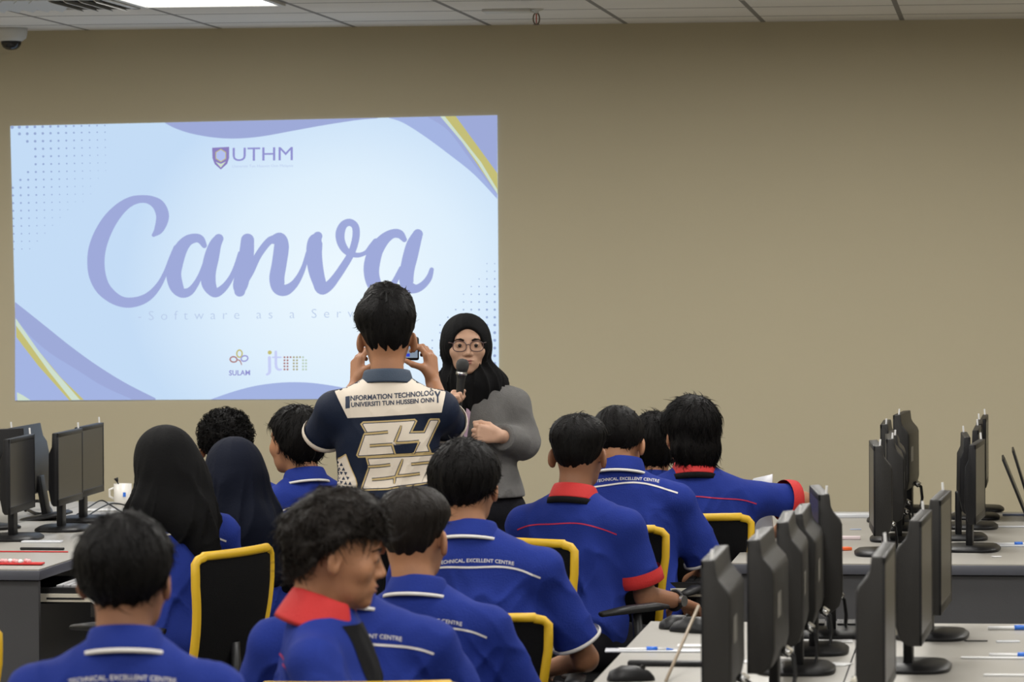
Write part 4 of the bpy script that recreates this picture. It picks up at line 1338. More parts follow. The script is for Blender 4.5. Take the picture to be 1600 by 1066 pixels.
    lo = al.min(0) - 0.13; hi = al.max(0) + 0.13; lo[2] = hem - 0.02; lo[1] -= 0.03; hi[1] += 0.03
    sh, vs, qs = sdf_obj('shirt' if sleeve <= 1 else 'sweatshirt', sfn, lo, hi, 0.0072, sm, t, margin=0.02)
    surf = BVHTree.FromPolygons([Vector(v) for v in vs.astype(float)], [tuple(q) for q in qs])
    info['surf'] = surf; info['shirt'] = sh; info['ends'] = ends
    zl = zt - headdrop - 0.205 + up + zloff
    if shirt in ('white', 'red'):
        lm = m_white if shirt == 'white' else m_redline
        c = collar_part(nb + np.array((0, -0.004, -0.016)), 0.062 + colx * 0.004, 0.040 + colx * 0.014, sm if shirt == 'white' else m_red, t, drop=0.012 + colx * 0.012, flare=0.022 + colx * 0.016, band=None if noband else (0.005 if shirt == 'white' else 0.016), band_m=m_white if shirt == 'white' else m_black, tilt=coltilt)
        hwp = 0.155 * wide
        pts = [(x, zl - 0.030 * (abs(x) / hwp) ** 2.2 + 0.003 * math.sin(seed + x * 30), 0.0026 if shirt == 'white' else 0.0020) for x in np.linspace(-hwp, hwp, 13)]
        v2, fs = ribbon(pts, 4, caps=False)
        if not nodecal: decal('piping', v2, fs, surf, lm, t, 0.0018, 0.012)
        for sx in (-1, 1):
            a, b_, r_ = ends[sx]
            cuff_part(a, b_, r_ + 0.004, 0.010 if shirt == 'white' else 0.042, m_white if shirt == 'white' else m_red, t)
        if lettering and shirt == 'white':
            vv, fs = text_mesh('TECHNICAL, EXCELLENT CENTRE', 1.0, 1.02, 0.012)
            kx_ = 0.205 / (vv[:, 0].max() - vv[:, 0].min()); kz = 0.0098 / 0.73
            v2 = [(x * kx_, zl + 0.011 + y * kz - 0.03 * (abs(x * kx_) / hwp) ** 2.2) for x, y, _ in vv]
            decal('lettering', v2, fs, surf, m_white, t, 0.0015, 0.05)
        if shirt == 'red':      # black placket down the front
            v2, fs = ribbon([(0, nb[2] - 0.03, plw), (0, nb[2] - 0.12, plw), (0, hem + 0.06, plw * 0.9)], 8, caps=False)
            if not nodecal: decal('placket', v2, fs, surf, m_black, t, 0.002, 0.02, side=1)
    return info


def seated_chair(info, dyaw=0, dx=0.0, dy=0.0, label='', sc=1.0):
    t = info['t']; rz = t.rotation_euler.z
    M = Matrix.Rotation(rz, 3, 'Z')
    p = Vector((t.location.x, t.location.y, 0)) + M @ Vector((dx, dy - 0.03, 0))
    return put_chair(p, rz - R(dyaw), label, sc)

import time
T0 = time.time()
V3 = lambda *a: np.array(a, float)
# ------------------------------------------------------------------ the seated students
I = {}
I['p1'] = person('seated person at the lower left corner, seen from behind, short black hair', 192, 815, 194, 798, yaw=4, hyaw=19, hair='thick', seed=1, skin=m_skin2, wide=1.08, zloff=0.013)
seated_chair(I['p1'], label='office chair under the person at the lower left corner')
I['p2'] = person('seated person in profile facing right, wavy dark hair and a red shirt collar', 500, 735, 489, 764, yaw=98, hyaw=84, hpitch=8, headdrop=0.140, noband=True, colx=1, hair='wavy', hairm=m_hairb, seed=2, shirt='red', fine=0.0034, fringe=5, coltilt=-15, plw=0.085, skin=m_skin, lean=0.02, nodecal=False)
cp = P(556, 600, 738)
put_chair(cp, rayang(556), 'yellow framed chair at the bottom edge, under the person in profile', 0.993)
I['p3'] = person('seated person in a blue shirt hidden behind the head of the one in profile', 560, 692, 520, 764, yaw=6, hair='medium', hairm=m_hairb, seed=3, wide=1.12)
seated_chair(I['p3'], label='office chair of the person hidden behind the head in profile', sc=0.86)
I['p4'] = person('seated person in a blue shirt with short faded hair, right of the one in profile', 668, 630, 641, 760, yaw=14, hyaw=20, hair='fade', hairm=m_hairb, seed=4, wide=1.05)
seated_chair(I['p4'], dyaw=80, dx=0.0, label='office chair of the person with short faded hair, hidden by those in front')
I['p5'] = person('seated person in a blue shirt with thick black hair, below the standing woman', 752, 580, 724, 684, yaw=12, hyaw=16, hair='thick', seed=5, wide=1.12)
seated_chair(I['p5'], dx=-0.03, dyaw=-8, sc=0.92, label='yellow framed chair at the bottom with its right corner beside a bare forearm')
I['p6'] = person('seated person with red collar and red cuffs, black hair cut short at the sides', 898, 497, 898, 646, yaw=26, hyaw=14, hair='fade', seed=6, shirt='red', wide=1.12, skin=m_skin2, arms={1: [(0.215, 0.06, 0.68), (0.245, 0.22, 0.655)]}, handfine=[(V3(0.25, 0.28, 0.65), 0.11, 0.006)])
seated_chair(I['p6'], dyaw=14, dy=-0.03, label='yellow framed chair behind the person with red cuffs')
I['p7'] = person('seated person in a blue shirt between the two with red collars, full black hair', 982, 475, 958, 638, yaw=10, hyaw=8, hpitch=22, hair='short', seed=7, wide=1.08, up=0.05, zloff=0.035, headdrop=0.125, lean=0.05)
seated_chair(I['p7'], dx=-0.05, dyaw=2, sc=1.0, label='yellow framed chair in the middle of the three on the right')
I['p8'] = person('seated person mostly hidden behind the broad one with long black hair, dark hair showing', 1018, 430, 1022, 641, yaw=0, hair='medium', seed=8, lettering=False)
seated_chair(I['p8'], label='office chair hidden behind the two rightmost students')
I['p9'] = person('broad seated person at the right with long black hair, arm out over the desk', 1088, 456, 1080, 619, yaw=-6, hyaw=-22, hair='long', seed=9, shirt='red', wide=1.28, legyaw=-38,
                 arms={1: [(0.375, 0.09, 0.895), (0.355, 0.29, 0.815)]}, bulk=1.12, skin=m_skin)
seated_chair(I['p9'], dyaw=0, dx=-0.07, label='yellow framed chair at the end of the far right desk')

I['b1'] = person('seated person at the back left with a round head of curly black hair', 395, 430, 352, 641, yaw=2, hair='curly', seed=11, wide=1.08)
seated_chair(I['b1'], label='office chair of the curly haired person at the back left')
I['b2'] = person('seated person left of the standing photographer, straight black hair, face to the left', 488, 452, 466, 631, yaw=-24, hyaw=-38, hair='medium', seed=12, skin=m_skin, lettering=False)
seated_chair(I['b2'], sc=0.9, label='office chair of the person left of the standing photographer')
I['g1'] = person('seated person in a blue shirt and a long black headscarf', 268, 515, 258, 655, yaw=-16, hyaw=-22, hair=None, seed=13, female=True, wide=0.98, lettering=False,
                 arms={-1: [(-0.165, 0.10, 0.66), (-0.03, 0.28, 0.63)]})
I['g2'] = person('seated person in a navy headscarf beside the one in black', 383, 485, 366, 674, yaw=-8, hyaw=-10, hair=None, seed=14, female=True, wide=0.92, lettering=False)
cp = P(258, 600, 519)
put_chair(cp, rayang(330) + R(60), 'large yellow framed chair turned sideways below the navy headscarf')
cp = P(352, 600, 480)
put_chair(cp, rayang(350) + R(4), 'chair behind the large one at the left, only a yellow corner showing')
cp = P(-165, 600, 640)
put_chair(cp, rayang(0) + R(5), 'chair at the left photo edge, only a yellow corner showing')


def scarf(info, m, tailpts, seed=0, nr=(0.084, 0.085, 0.072), name='headscarf', face=None, h=0.0065, front=None):
    hc, nb, Rh, SH = info['hc'], info['nb'], info['Rh'], info['SH']
    H = lambda q: hc + Rh @ np.array(q, float)
    pr = [xf(ell((0, -0.018, 0.022), (0.092, 0.112, 0.095)), hc, Rh),
          (cap(H((0, -0.045, -0.03)), nb + np.array((0, -0.03, -0.015)), nr[0], nr[1]), 0.05),
          (cap(nb + np.array((-0.05, -0.01, -0.03)), nb + np.array((0.05, -0.01, -0.03)), nr[2], nr[2]), 0.04)]
    for (a, b_, ra, rb) in tailpts: pr.append((cap(a, b_, ra, rb), 0.045))
    f0 = union(pr, 0.04)
    kk = seed * 5.1
    def f(p):
        d = f0(p)
        q = (p - np.array(hc, np.float32))
        az = np.arctan2(q[:, 0], -q[:, 1] - 0.02)
        lowf = np.clip((hc[2] + 0.04 - p[:, 2]) / 0.15, 0.1, 1)
        w_ = np.stack([az * 2.6 + 20 + p[:, 2] * 4, p[:, 2] * 4 + 9, az * 0 + 2.0], 1).astype(np.float32) + kk
        w2 = np.stack([az * 5 + 20 - p[:, 2] * 6, p[:, 2] * 5 + 9, az * 0 + 5.0], 1).astype(np.float32) + kk
        r1 = np.clip(1 - np.abs(noise(w_) * 2.6), 0, 1) ** 2
        r2 = np.clip(1 - np.abs(noise(w2) * 2.6), 0, 1) ** 2
        d = d - (0.016 * r1 + 0.009 * r2) * lowf
        if face is not None:
            fc, fr = face
            g = xf(ell(fc, fr), hc, Rh)(p)
            d = -smin(-d, g, 0.006)
        return d
    al = np.array([hc, nb] + [q for a, b_, _, _ in tailpts for q in (a, b_)])
    lo = al.min(0) - 0.17; hi = al.max(0) + 0.17
    o, vs, qs = sdf_obj(name, f, lo, hi, h, m, info['t'], margin=0.03)
    return o, vs, qs


FACE = ((0, 0.135, -0.018), (0.070, 0.12, 0.098))
i = I['g1']; hc, nb = i['hc'], i['nb']
V3 = lambda *a: np.array(a, float)
scarf(i, m_scarf, [
    (hc + V3(0.01, -0.04, -0.05), nb + V3(-0.05, -0.045, -0.02), 0.085, 0.050),
    (nb + V3(-0.05, -0.05, -0.0), nb + V3(-0.115, -0.05, -0.05), 0.034, 0.010),
    (hc + V3(0.03, -0.05, -0.04), nb + V3(0.05, -0.070, -0.05), 0.080, 0.062),
    (nb + V3(0.05, -0.080, -0.05), nb + V3(0.130, -0.100, -0.25), 0.056, 0.024)], 1, face=FACE)
i = I['g2']; hc, nb = i['hc'], i['nb']
scarf(i, m_scarfn, [
    (hc + V3(0.01, -0.05, -0.05), nb + V3(0.03, -0.075, -0.06), 0.088, 0.070),
    (nb + V3(0.03, -0.080, -0.06), nb + V3(0.075, -0.10, -0.20), 0.068, 0.046)], 2, face=FACE)

# wrist watch of the one with red cuffs
i = I['p6']; e, w_ = i['A'][1]; d = nrm(w_ - e); c_ = w_ - d * 0.005
x = nrm(np.cross(d, (0, 0, 1))); y = np.cross(x, d)
MB().tube([tuple(c_ + (x * math.cos(a) + y * math.sin(a)) * 0.029) for a in [2 * PI * k / 24 for k in range(24)]], 0.007, 8, loop=True).build('watch_strap', m_plas, i['t'], smooth=True)
MB().tube([tuple(c_ + x * 0.026), tuple(c_ + x * 0.038)], 0.018, 20).build('watch_face', m_chrome, i['t'])

# ------------------------------------------------------------------ standing photographer
U0, S0 = 605, 500
def jl(u, v, y=0.0):               # point in the photographer's own frame
    q = P(u, v, S0)
    return np.array(((u - U0) / S0, y, q.z))


def jersey(sfn, info):
    return sfn


ztM = P(605, 438, 500).z
armsM = {-1: [jl(500, 690, 0.10), jl(556, 607, 0.26)], 1: [jl(700, 668, 0.15), jl(678, 602, 0.27)]}
hsM = {-1: dict(d=(0.05, 0.30, 0.95), n=(0.9, 0.45, 0.0), t=(0.3, -0.8, 0.2), curl=(30, 45, 40), size=1.0, thumb=(0.5, 0.5, 0.6)),
       1: dict(d=(-0.10, 0.22, 0.97), n=(-0.9, 0.45, 0.0), t=(-0.45, -0.8, 0.2), curl=(28, 50, 40), size=1.0, thumb=(0.35, 0.5, 0.7), tcurl=35)}
I['m'] = person('standing person in a navy and cream jersey numbered 24 25, taking a picture', U0, S0, 605, 438, yaw=0, sit=False, hair='quiff', seed=21, headdrop=0.188,
                shirt='jersey', shirtm=m_navy, arms=armsM, handspec=hsM, sleeve=0.86, sleeve_r=(0.056, 0.064), wide=1.03, foldk=0.35, skin=m_skin, fine=0.0045, hemz=0.80,
                handfine=[(armsM[-1][1] + V3(0, 0.03, 0.06), 0.13, 0.005), (armsM[1][1] + V3(0, 0.03, 0.06), 0.13, 0.005)], neckback=0.0)
i = I['m']; surf = i['surf']; tM = i['t']
collar_part(i['nb'] + V3(0, 0.0, -0.012), 0.066, 0.034, mat('slate_collar', (0.030, 0.050, 0.085), 0.7, bump=0.3, bscale=300), tM, tilt=-8, flare=0.018)
for sx in (-1, 1):
    a, b_, r_ = i['ends'][sx]; cuff_part(a, b_, r_ + 0.002, 0.016, m_cream, tM)


def zx(x, y):                      # pixels of the enlarged view of the jersey back
    q = jl(520 + x / 5.61, 590 + y / 5.61); return (q[0], q[2])


def dpoly(name, pts, m, off, par=tM, ml=0.007): return decal(name, pts, [tuple(range(len(pts)))], surf, m, par, off, ml)


yoke = [zx(-15, 30), zx(5, 92), zx(130, 348), zx(540, 322), zx(950, 300), zx(985, 140), zx(1000, 10), zx(985, -20), zx(700, -60), zx(490, -60), zx(240, -60), zx(120, 0)]
dpoly('yoke', yoke, m_cream, 0.0012, ml=0.008)
m_nprint = mat('navy_print', (0.012, 0.024, 0.06), 0.6)


def jtext(txt, x0, x1, y0, y1, h, bold=0.02, off=0.0024):
    vv, fs = text_mesh(txt, 1.0, 1.0, bold); w_ = vv[:, 0].max() - vv[:, 0].min(); mn = vv[:, 0].min(); out = []
    for x, y, _ in vv:
        u_ = (x - mn) / w_; out.append(zx(x0 + (x1 - x0) * u_, y0 + (y1 - y0) * u_ - y / 0.73 * h))
    return decal('lettering', out, fs, surf, m_nprint, tM, off, 0.008)


jtext('I', 112, 150, 262, 255, 103, 0.03)
jtext('NFORMATION TECHNOLOG', 156, 882, 196, 150, 44, 0.028)
jtext('UNIVERSITI TUN HUSSEIN ONN', 162, 886, 250, 208, 40, 0.028)
jtext('Y', 886, 948, 215, 210, 100, 0.03)
SIL = {'24': [(240, 398), (265, 375), (560, 360), (715, 352), (738, 372), (695, 460), (790, 460), (835, 365), (850, 352), (930, 352), (938, 378), (850, 560), (838, 590), (862, 655), (560, 668), (220, 692), (203, 670), (265, 490), (280, 468)],
       '25': [(284, 684), (560, 668), (905, 655), (935, 672), (900, 760), (895, 800), (860, 905), (838, 925), (560, 952), (480, 968), (265, 978), (240, 960), (300, 790), (306, 765)]}
for nme, sil in SIL.items():
    A3 = [tuple(q) for q in sil]
    par = dpoly('number', [zx(*q) for q in A3], m_gold, 0.0016)
    dpoly('number_outline', [zx(*q) for q in offset_poly(A3, 13)], m_nprint, 0.0026, par)
    dpoly('number_fill', [zx(*q) for q in offset_poly(A3, 20)], m_cream, 0.0036, par)
    sl = {'24': [[(275, 482), (380, 474), (482, 464)], [(322, 586), (420, 578), (520, 572)], [(597, 408), (580, 460), (540, 555)], [(545, 560), (640, 558), (752, 550)], [(752, 550), (725, 600), (700, 655)], [(520, 572), (530, 610), (545, 655)], [(705, 380), (690, 425), (672, 463), ], [(680, 466), (740, 462), (800, 458)]],
          '25': [[(305, 768), (400, 762), (500, 750)], [(340, 880), (450, 870), (545, 856)], [(608, 700), (590, 750), (550, 850)], [(545, 850), (650, 842), (758, 832)], [(533, 850), (536, 880), (532, 915)], [(682, 748), (760, 742), (840, 738)]]}[nme]
    for layer, (hw, m_, off) in enumerate(((15, m_nprint, 0.0044), (8.5, m_gold, 0.0052))):
        V2, FS = [], []
        for st in sl:
            if nme == '24' and st[0] in ((705, 380), (680, 466)): continue
            v_, f_ = ribbon([(x, y, hw * (0.55 if (k == 0 and st[0] in ((597, 408), (608, 700))) or (k == 2 and st[2] == (532, 915)) else 1)) for k, (x, y) in enumerate(st)], 3, caps=False)
            FS += [tuple(a + len(V2) for a in f) for f in f_]; V2 += [zx(*q) for q in v_]
        decal('number_line', V2, FS, surf, m_, par, off, 0.012)
    if nme == '24': dpoly('number_gap', [zx(*q) for q in [(528, 580), (740, 565), (705, 645), (548, 650)]], m_navy, 0.0056, par)
# patterned side panel
side = dpoly('side_panel', [zx(*q) for q in [(-10, 735), (60, 700), (112, 665), (150, 770), (208, 915), (190, 1040), (190, 1300), (-60, 1300), (-40, 900)]], m_cream, 0.0012, ml=0.01)
tr = []; rg = random.Random(4)
V2, FS = [], []
for gx in range(-1, 6):
    for gy in range(0, 13):
        x0 = -20 + gx * 38 + (gy % 2) * 19; y0 = 740 + gy * 40
        if x0 + 30 > 60 + (y0 - 680) * 0.58: continue
        if x0 > 165: continue
        fl = rg.random() < 0.5
        T = [(x0, y0), (x0 + 30, y0 + 4), (x0 + 14, y0 + 32)] if fl else [(x0, y0 + 32), (x0 + 30, y0 + 30), (x0 + 16, y0)]
        FS.append(tuple(range(len(V2), len(V2) + 3))); V2 += [zx(*q) for q in T]
decal('triangle_pattern', V2, FS, surf, m_nprint, side, 0.0026, 0.012)
v_, f_ = ribbon([(-12, 732, 5), (60, 700, 5), (112, 665, 5)], 4, caps=False)
decal('gold_trim', [zx(*q) for q in v_], f_, surf, m_gold, side, 0.003, 0.012)
v_, f_ = ribbon([(112, 665, 4), (150, 770, 4), (208, 915, 4), (190, 1040, 4)], 4, caps=False)
decal('gold_trim', [zx(*q) for q in v_], f_, surf, m_gold, side, 0.003, 0.012)

# the camera he holds: its back faces him
M4 = tM.matrix_basis if False else Matrix.Translation(tM.location) @ Matrix.Rotation(tM.rotation_euler.z, 4, 'Z')
cl = jl(625, 549, 0.33)
cw = M4 @ Vector(cl)
t = thing('handheld_camera', cw, tM.rotation_euler.z); tag(t, 'small camera with a lit screen held up beside the photographer\'s ear', 'camera')
MB().box((0, 0, 0), (0.125, 0.034, 0.075)).build('camera_body', m_plas, t, bevel=0.006)
MB().box((0.030, -0.018, -0.008), (0.056, 0.002, 0.042)).build('camera_screen', mat('lit_camera_screen', (0.05, 0.05, 0.05), 0.3, emit=((0.20, 0.26, 0.34), 1.0)), t)
MB().box((0.022, -0.0195, -0.020), (0.022, 0.001, 0.010)).build('screen_picture', mat('lit_blue_screen', (0.02, 0.03, 0.2), 0.3, emit=((0.02, 0.05, 0.5), 1.0)), t)
MB().tube([(0, 0.015, 0), (0, 0.045, 0)], 0.028, 20).build('lens', m_plas, t, smooth=False)
MB().box((0.035, 0, 0.040), (0.03, 0.02, 0.012)).build('viewfinder', m_plas, t, bevel=0.003)

# ------------------------------------------------------------------ standing woman with the microphone
U1, S1 = 748, 425
def jw(u, v, y=0.0):
    q = P(u, v, S1); return np.array(((U1 - u) / S1, y, q.z))


armsW = {1: [V3(0.20, 0.06, jw(700, 665)[2]), jw(708, 643, 0.165)], -1: [jw(818, 692, 0.02), jw(780, 678, 0.165)]}
hsW = {1: dict(d=(0.0, 0.35, 0.95), n=(-0.95, 0.15, 0.0), t=(-0.1, -0.9, 0.3), curl=(75, 80, 55), size=0.86, thumb=(0.9, -0.2, 0.6), tcurl=10),
       -1: dict(d=(0.93, 0.30, 0.12), n=(0.25, -0.95, 0.0), t=(0.1, 0.1, 0.95), curl=(70, 85, 60), size=0.92, thumb=(0.75, 0.15, 0.35), tcurl=35)}
I['w'] = person('standing woman in a grey sweatshirt and black headscarf, speaking into a microphone', U1, S1, 729, 496, yaw=180, hyaw=176, sit=False, hair=None, seed=31, female=True,
                shirt='sweat', shirtm=m_grey, arms=armsW, handspec=hsW, sleeve=1.86, sleeve_r=(0.052, 0.056), wide=0.92, foldk=0.55, skin=m_skin3, fine=0.0036, hscale=0.96, headdrop=0.102, hemz=jw(750, 776)[2],
                handfine=[(armsW[-1][1] + V3(0.05, 0, 0), 0.09, 0.0045), (armsW[1][1] + V3(0, 0, 0.05), 0.09, 0.0045)])
i = I['w']; tW = i['t']; hc, nb = i['hc'], i['nb']
for sx in (-1, 1):
    a, b_, r_ = i['ends'][sx]; cuff_part(a, b_, 0.040, 0.035, m_grey, tW)
so, svs, sqs = scarf(i, m_scarf, [
    (nb + V3(-0.02, 0.03, -0.03), nb + V3(0.02, 0.03, -0.03), 0.066, 0.066),
    (nb + V3(0.0, 0.045, -0.04), nb + V3(0.03, 0.062, -0.14), 0.062, 0.034),
    (nb + V3(-0.04, -0.02, -0.02), nb + V3(-0.085, 0.0, -0.052), 0.040, 0.022),
    (nb + V3(0.04, -0.02, -0.02), nb + V3(0.085, 0.0, -0.052), 0.040, 0.022)], 7, face=((0, 0.130, -0.020), (0.071, 0.105, 0.098)), h=0.005, nr=(0.072, 0.062, 0.060))
# glasses
hm = i['headmesh']
g = MB()
for sx in (-1, 1):
    pts = []
    for k in range(20):
        a = 2 * PI * k / 20
        x = math.copysign(abs(math.cos(a)) ** 0.75, math.cos(a)) * 0.0255; z_ = math.copysign(abs(math.sin(a)) ** 0.75, math.sin(a)) * 0.0195
        pts.append((sx * 0.0325 + x, 0.1085 - abs(sx * 0.0325 + x) * 0.12, -0.002 + z_))
    g.tube(pts, 0.0019, 6, loop=True)
    g.tube([(sx * 0.058, 0.101, 0.010), (sx * 0.072, 0.06, 0.012), (sx * 0.076, 0.0, 0.008)], 0.0016, 6)
g.tube([(-0.008, 0.108, 0.003), (0, 0.110, 0.006), (0.008, 0.108, 0.003)], 0.0018, 6)
gl = hm(g, 'glasses', mat('brown_glasses', (0.07, 0.035, 0.035), 0.3), tW)
# lanyard
v_, f_ = ribbon([((U1 - 734) / S1, jw(0, 628)[2], 0.008), ((U1 - 731) / S1, jw(0, 650)[2], 0.008), ((U1 - 727) / S1, jw(0, 684)[2], 0.006)], 5, caps=False)
decal('lanyard', v_, f_, i['surf'], mat('pink_lanyard', (0.60, 0.42, 0.55), 0.5), tW, 0.003, 0.02, side=1)
# microphone
M4 = Matrix.Translation(tW.location) @ Matrix.Rotation(tW.rotation_euler.z, 4, 'Z')
a = jw(716, 640, 0.185); b_ = jw(723, 570, 0.195)
mc = M4 @ Vector(a); ax = (M4 @ Vector(b_)) - mc
t = thing('microphone', mc); tag(t, 'black hand microphone with a silver ring held at the woman\'s mouth', 'microphone')
t.rotation_mode = 'QUATERNION'; t.rotation_quaternion = Vector((0, 0, 1)).rotation_difference(ax)
L = ax.length
MB().lathe([(0.001, -0.03), (0.010, -0.03), (0.0115, 0.0), (0.016, L - 0.045), (0.019, L - 0.03), (0.001, L - 0.03)], 20).build('handle', mat('mic_black', (0.02, 0.02, 0.02), 0.35), t, smooth=False)
MB().lathe([(0.001, L - 0.032), (0.0205, L - 0.031), (0.0215, L - 0.026), (0.0205, L - 0.020), (0.001, L - 0.019)], 20).build('ring', m_chrome, t)
MB().lathe([(0.001, L - 0.021), (0.019, L - 0.020), (0.0235, L - 0.004), (0.024, L + 0.008), (0.0205, L + 0.019), (0.012, L + 0.026), (0.001, L + 0.028)], 20).build('grille', mat('mic_grille', (0.03, 0.03, 0.03), 0.6, bump=0.6, bscale=900), t, smooth=True)
MB().tube([(0.0, 0, -0.03), (0, 0, -0.065)], 0.0035, 6).build('antenna', m_cream_pl, t)
print('people', time.time() - T0)

# ================================================================== THINGS ON THE DESKS
def on_desk(u, v, z=DH): return onz(u, v, z)


def flat_item(name, label, cat, u, v, w_, l, h, m, rz=0, group=None, bevel=0.001):
    p = on_desk(u, v); o = MB().box((0, 0, h / 2 + 0.0008), (w_, l, h)).build(name, m, None, bevel=min(bevel, h * 0.4))
    o.location = (p.x, p.y, DH); o.rotation_euler = (0, 0, R(rz)); tag(o, label, cat, group); return o


m_bluep = mat('blue_plastic', (0.03, 0.16, 0.65), 0.4)
m_clear = mat('clear_bag', (0.78, 0.80, 0.84), 0.25, alpha=0.75)
m_orange = mat('orange_wrap', (0.85, 0.14, 0.03), 0.4)
m_pink = mat('pink_wrap', (0.75, 0.35, 0.36), 0.4)


def pen(u, v, rz, label, group='blue pens in clear wrappers'):
    p = on_desk(u, v); t = thing('ballpoint_pen', (p.x, p.y, DH + 0.006), R(rz)); tag(t, label, 'pen', group)
    MB().tube([(-0.07, 0, 0), (0.05, 0, 0)], 0.005, 8).build('barrel', m_paper, t, smooth=True)
    MB().tube([(0.0, 0, 0.001), (0.028, 0, 0.001)], 0.0068, 8).build('grip', m_bluep, t, smooth=True)
    MB().tube([(0.05, 0, 0), (0.068, 0, 0)], [0.005, 0.001], 8).build('tip', m_bluep, t, smooth=True)
    return t


def sleeve_bag(u, v, rz, label, w_=0.2, l=0.05, h=0.004):
    return flat_item('clear_sleeve', label, 'plastic sleeve', u, v, w_, l, h, m_clear, rz, 'clear plastic pen sleeves')


def keyboard(u, v, rz, label, z=DH):
    p = on_desk(u, v, z); t = thing('keyboard', (p.x, p.y, z + 0.001), R(rz)); tag(t, label, 'keyboard', 'keyboards')
    MB().box((0, 0, 0.009), (0.42, 0.135, 0.016)).build('keyboard_case', m_plas, t, bevel=0.003)
    k = MB()
    for r_ in range(5):
        for c in range(15): k.box((-0.19 + 0.0272 * c, -0.048 + 0.024 * r_, 0.0195), (0.022, 0.019, 0.006))
    k.build('keys', m_keys if z < DH else m_plas, t)
    return t


def mouse(u, v, rz, label, sc=1.0):
    p = on_desk(u, v); t = thing('computer_mouse', (p.x, p.y, DH + 0.001), R(rz)); tag(t, label, 'mouse', 'computer mice')
    rings = []
    for y, w_, h in ((-0.055, 0.010, 0.010), (-0.048, 0.024, 0.024), (-0.02, 0.030, 0.036), (0.015, 0.029, 0.034), (0.045, 0.025, 0.022), (0.056, 0.014, 0.010)):
        rings.append([(w_ * sc * math.cos(a), y * sc, max(0, math.sin(a)) * h * sc) for a in [2 * PI * j / 18 for j in range(18)]])
    MB().loft(rings).build('mouse_shell', m_plas, t, smooth=True)
    MB().tube([(-0.004, 0.03, 0.03), (0.004, 0.03, 0.03)], 0.006, 10).build('wheel', m_mong, t)
    return t


# near right block, left part
pen(1010, 1019, 8, 'white pen with a blue grip at the left corner of the lower right desk')
sleeve_bag(1020, 1018, 4, 'long clear plastic sleeve by the left corner of the lower right desk', 0.24, 0.07)
flat_item('slim_black_case', 'slim black closed case lying on the lower right desk', 'case', 1045, 1041, 0.20, 0.035, 0.012, m_plas, 0, bevel=0.004)
mouse(1082, 988, 60, 'black mouse at the far left corner of the lower right desk', 1.15)
mouse(1060, 982, -50, 'dark grey mouse just behind the other on the lower right desk')
mouse(985, 1064, -70, 'black mouse at the very bottom edge of the photo')
p = on_desk(1040, 1066); q = P(1094, 945, 640)
o = MB().tube([(0, 0, 0), (q.x - p.x, q.y - p.y - 0.05, q.z - p.z)], 0.0042, 8).build('thin_stick', mat('tan_stick', (0.30, 0.24, 0.17), 0.5), None, smooth=True)
o.location = p + Vector((0, 0.0, 0.001)); tag(o, 'thin tan stick leaning up beside the nearest monitor', 'stick')
for (u, v, a, lb, w_) in [(1095, 1010, 3, 'white paper sheet between the stick and the nearest monitor', 0.12), (1170, 1035, 0, 'white paper behind the nearest monitor', 0.1), (1285, 1038, -20, 'bright white paper strip among the monitor feet', 0.14), (1290, 1003, 4, 'pale narrow paper in front of the fourth monitor', 0.14)]:
    flat_item('paper', lb, 'paper', u, v, w_, 0.06, 0.002, m_paper, a, 'papers on the lower right desk')
keyboard(1330, 985, 2, 'white topped keyboard at the back of the lower right desk')
for (u, v, a) in [(1585, 985, 8), (1590, 1028, -3)]:
    pen(u, v, a, 'pen in a clear sleeve on the lower right desk, %s' % ('behind the other' if v < 1000 else 'nearer the camera'))
flat_item('ruler', 'long white plastic ruler at the right photo edge, lower desk', 'ruler', 1565, 1030, 0.20, 0.02, 0.004, m_paper, 0)
flat_item('cable_tie', 'thin dark strip lying on the lower right desk', 'strip', 1525, 1003, 0.06, 0.006, 0.003, m_plas, 0)
flat_item('cable_tie', 'crumpled clear wrapper at the right of the lower desk', 'wrapper', 1575, 1004, 0.06, 0.02, 0.004, m_clear, 10).name = 'wrapper'
flat_item('ruler', 'white ruler at the bottom right corner of the photo', 'ruler', 1590, 1057, 0.16, 0.015, 0.004, m_paper, 0)
# desk speakers (white topped) behind the near screens
# far right block
flat_item('white_box', 'flat white and pink packet on the far right desk', 'packet', 1322, 843, 0.10, 0.05, 0.010, mat('pinkish_packet', (0.72, 0.60, 0.62), 0.5), 2)
flat_item('orange_wrapper', 'small crumpled orange sweet wrapper on the far right desk', 'wrapper', 1322, 860, 0.03, 0.04, 0.010, m_orange, 20)
flat_item('pink_wrapper', 'pale pink wrapper beside the orange one', 'wrapper', 1305, 861, 0.05, 0.04, 0.005, m_pink, -10)
flat_item('blue_strip', 'small pale blue strip lying on the far right desk', 'strip', 1337, 828, 0.04, 0.02, 0.002, mat('pale_blue', (0.35, 0.42, 0.6), 0.5), 0)
sleeve_bag(1330, 808, 6, 'large crumpled clear plastic bag at the back of the far right desk', 0.16, 0.12, 0.012)
pen(1585, 853, 5, 'pen with a bright blue grip at the right edge of the far desk')
sleeve_bag(1583, 854, 5, 'clear sleeve around the pen at the right edge of the far desk', 0.12, 0.05)
sleeve_bag(1575, 824, -3, 'long clear sleeve lying behind the slim monitors', 0.18, 0.04)
flat_item('ruler', 'blue grey ruler lying below the standing laptop screen', 'ruler', 1585, 806, 0.09, 0.03, 0.006, mat('bluegrey', (0.16, 0.19, 0.28), 0.5), 0)
flat_item('wrapper', 'tiny torn white wrapper in front of the slim monitors', 'wrapper', 1557, 871, 0.03, 0.02, 0.003, m_paper, 20)
flat_item('phone', 'dark phone lying in front of the leftmost far monitor', 'phone', 1355, 866, 0.075, 0.03, 0.009, m_plas, 3)
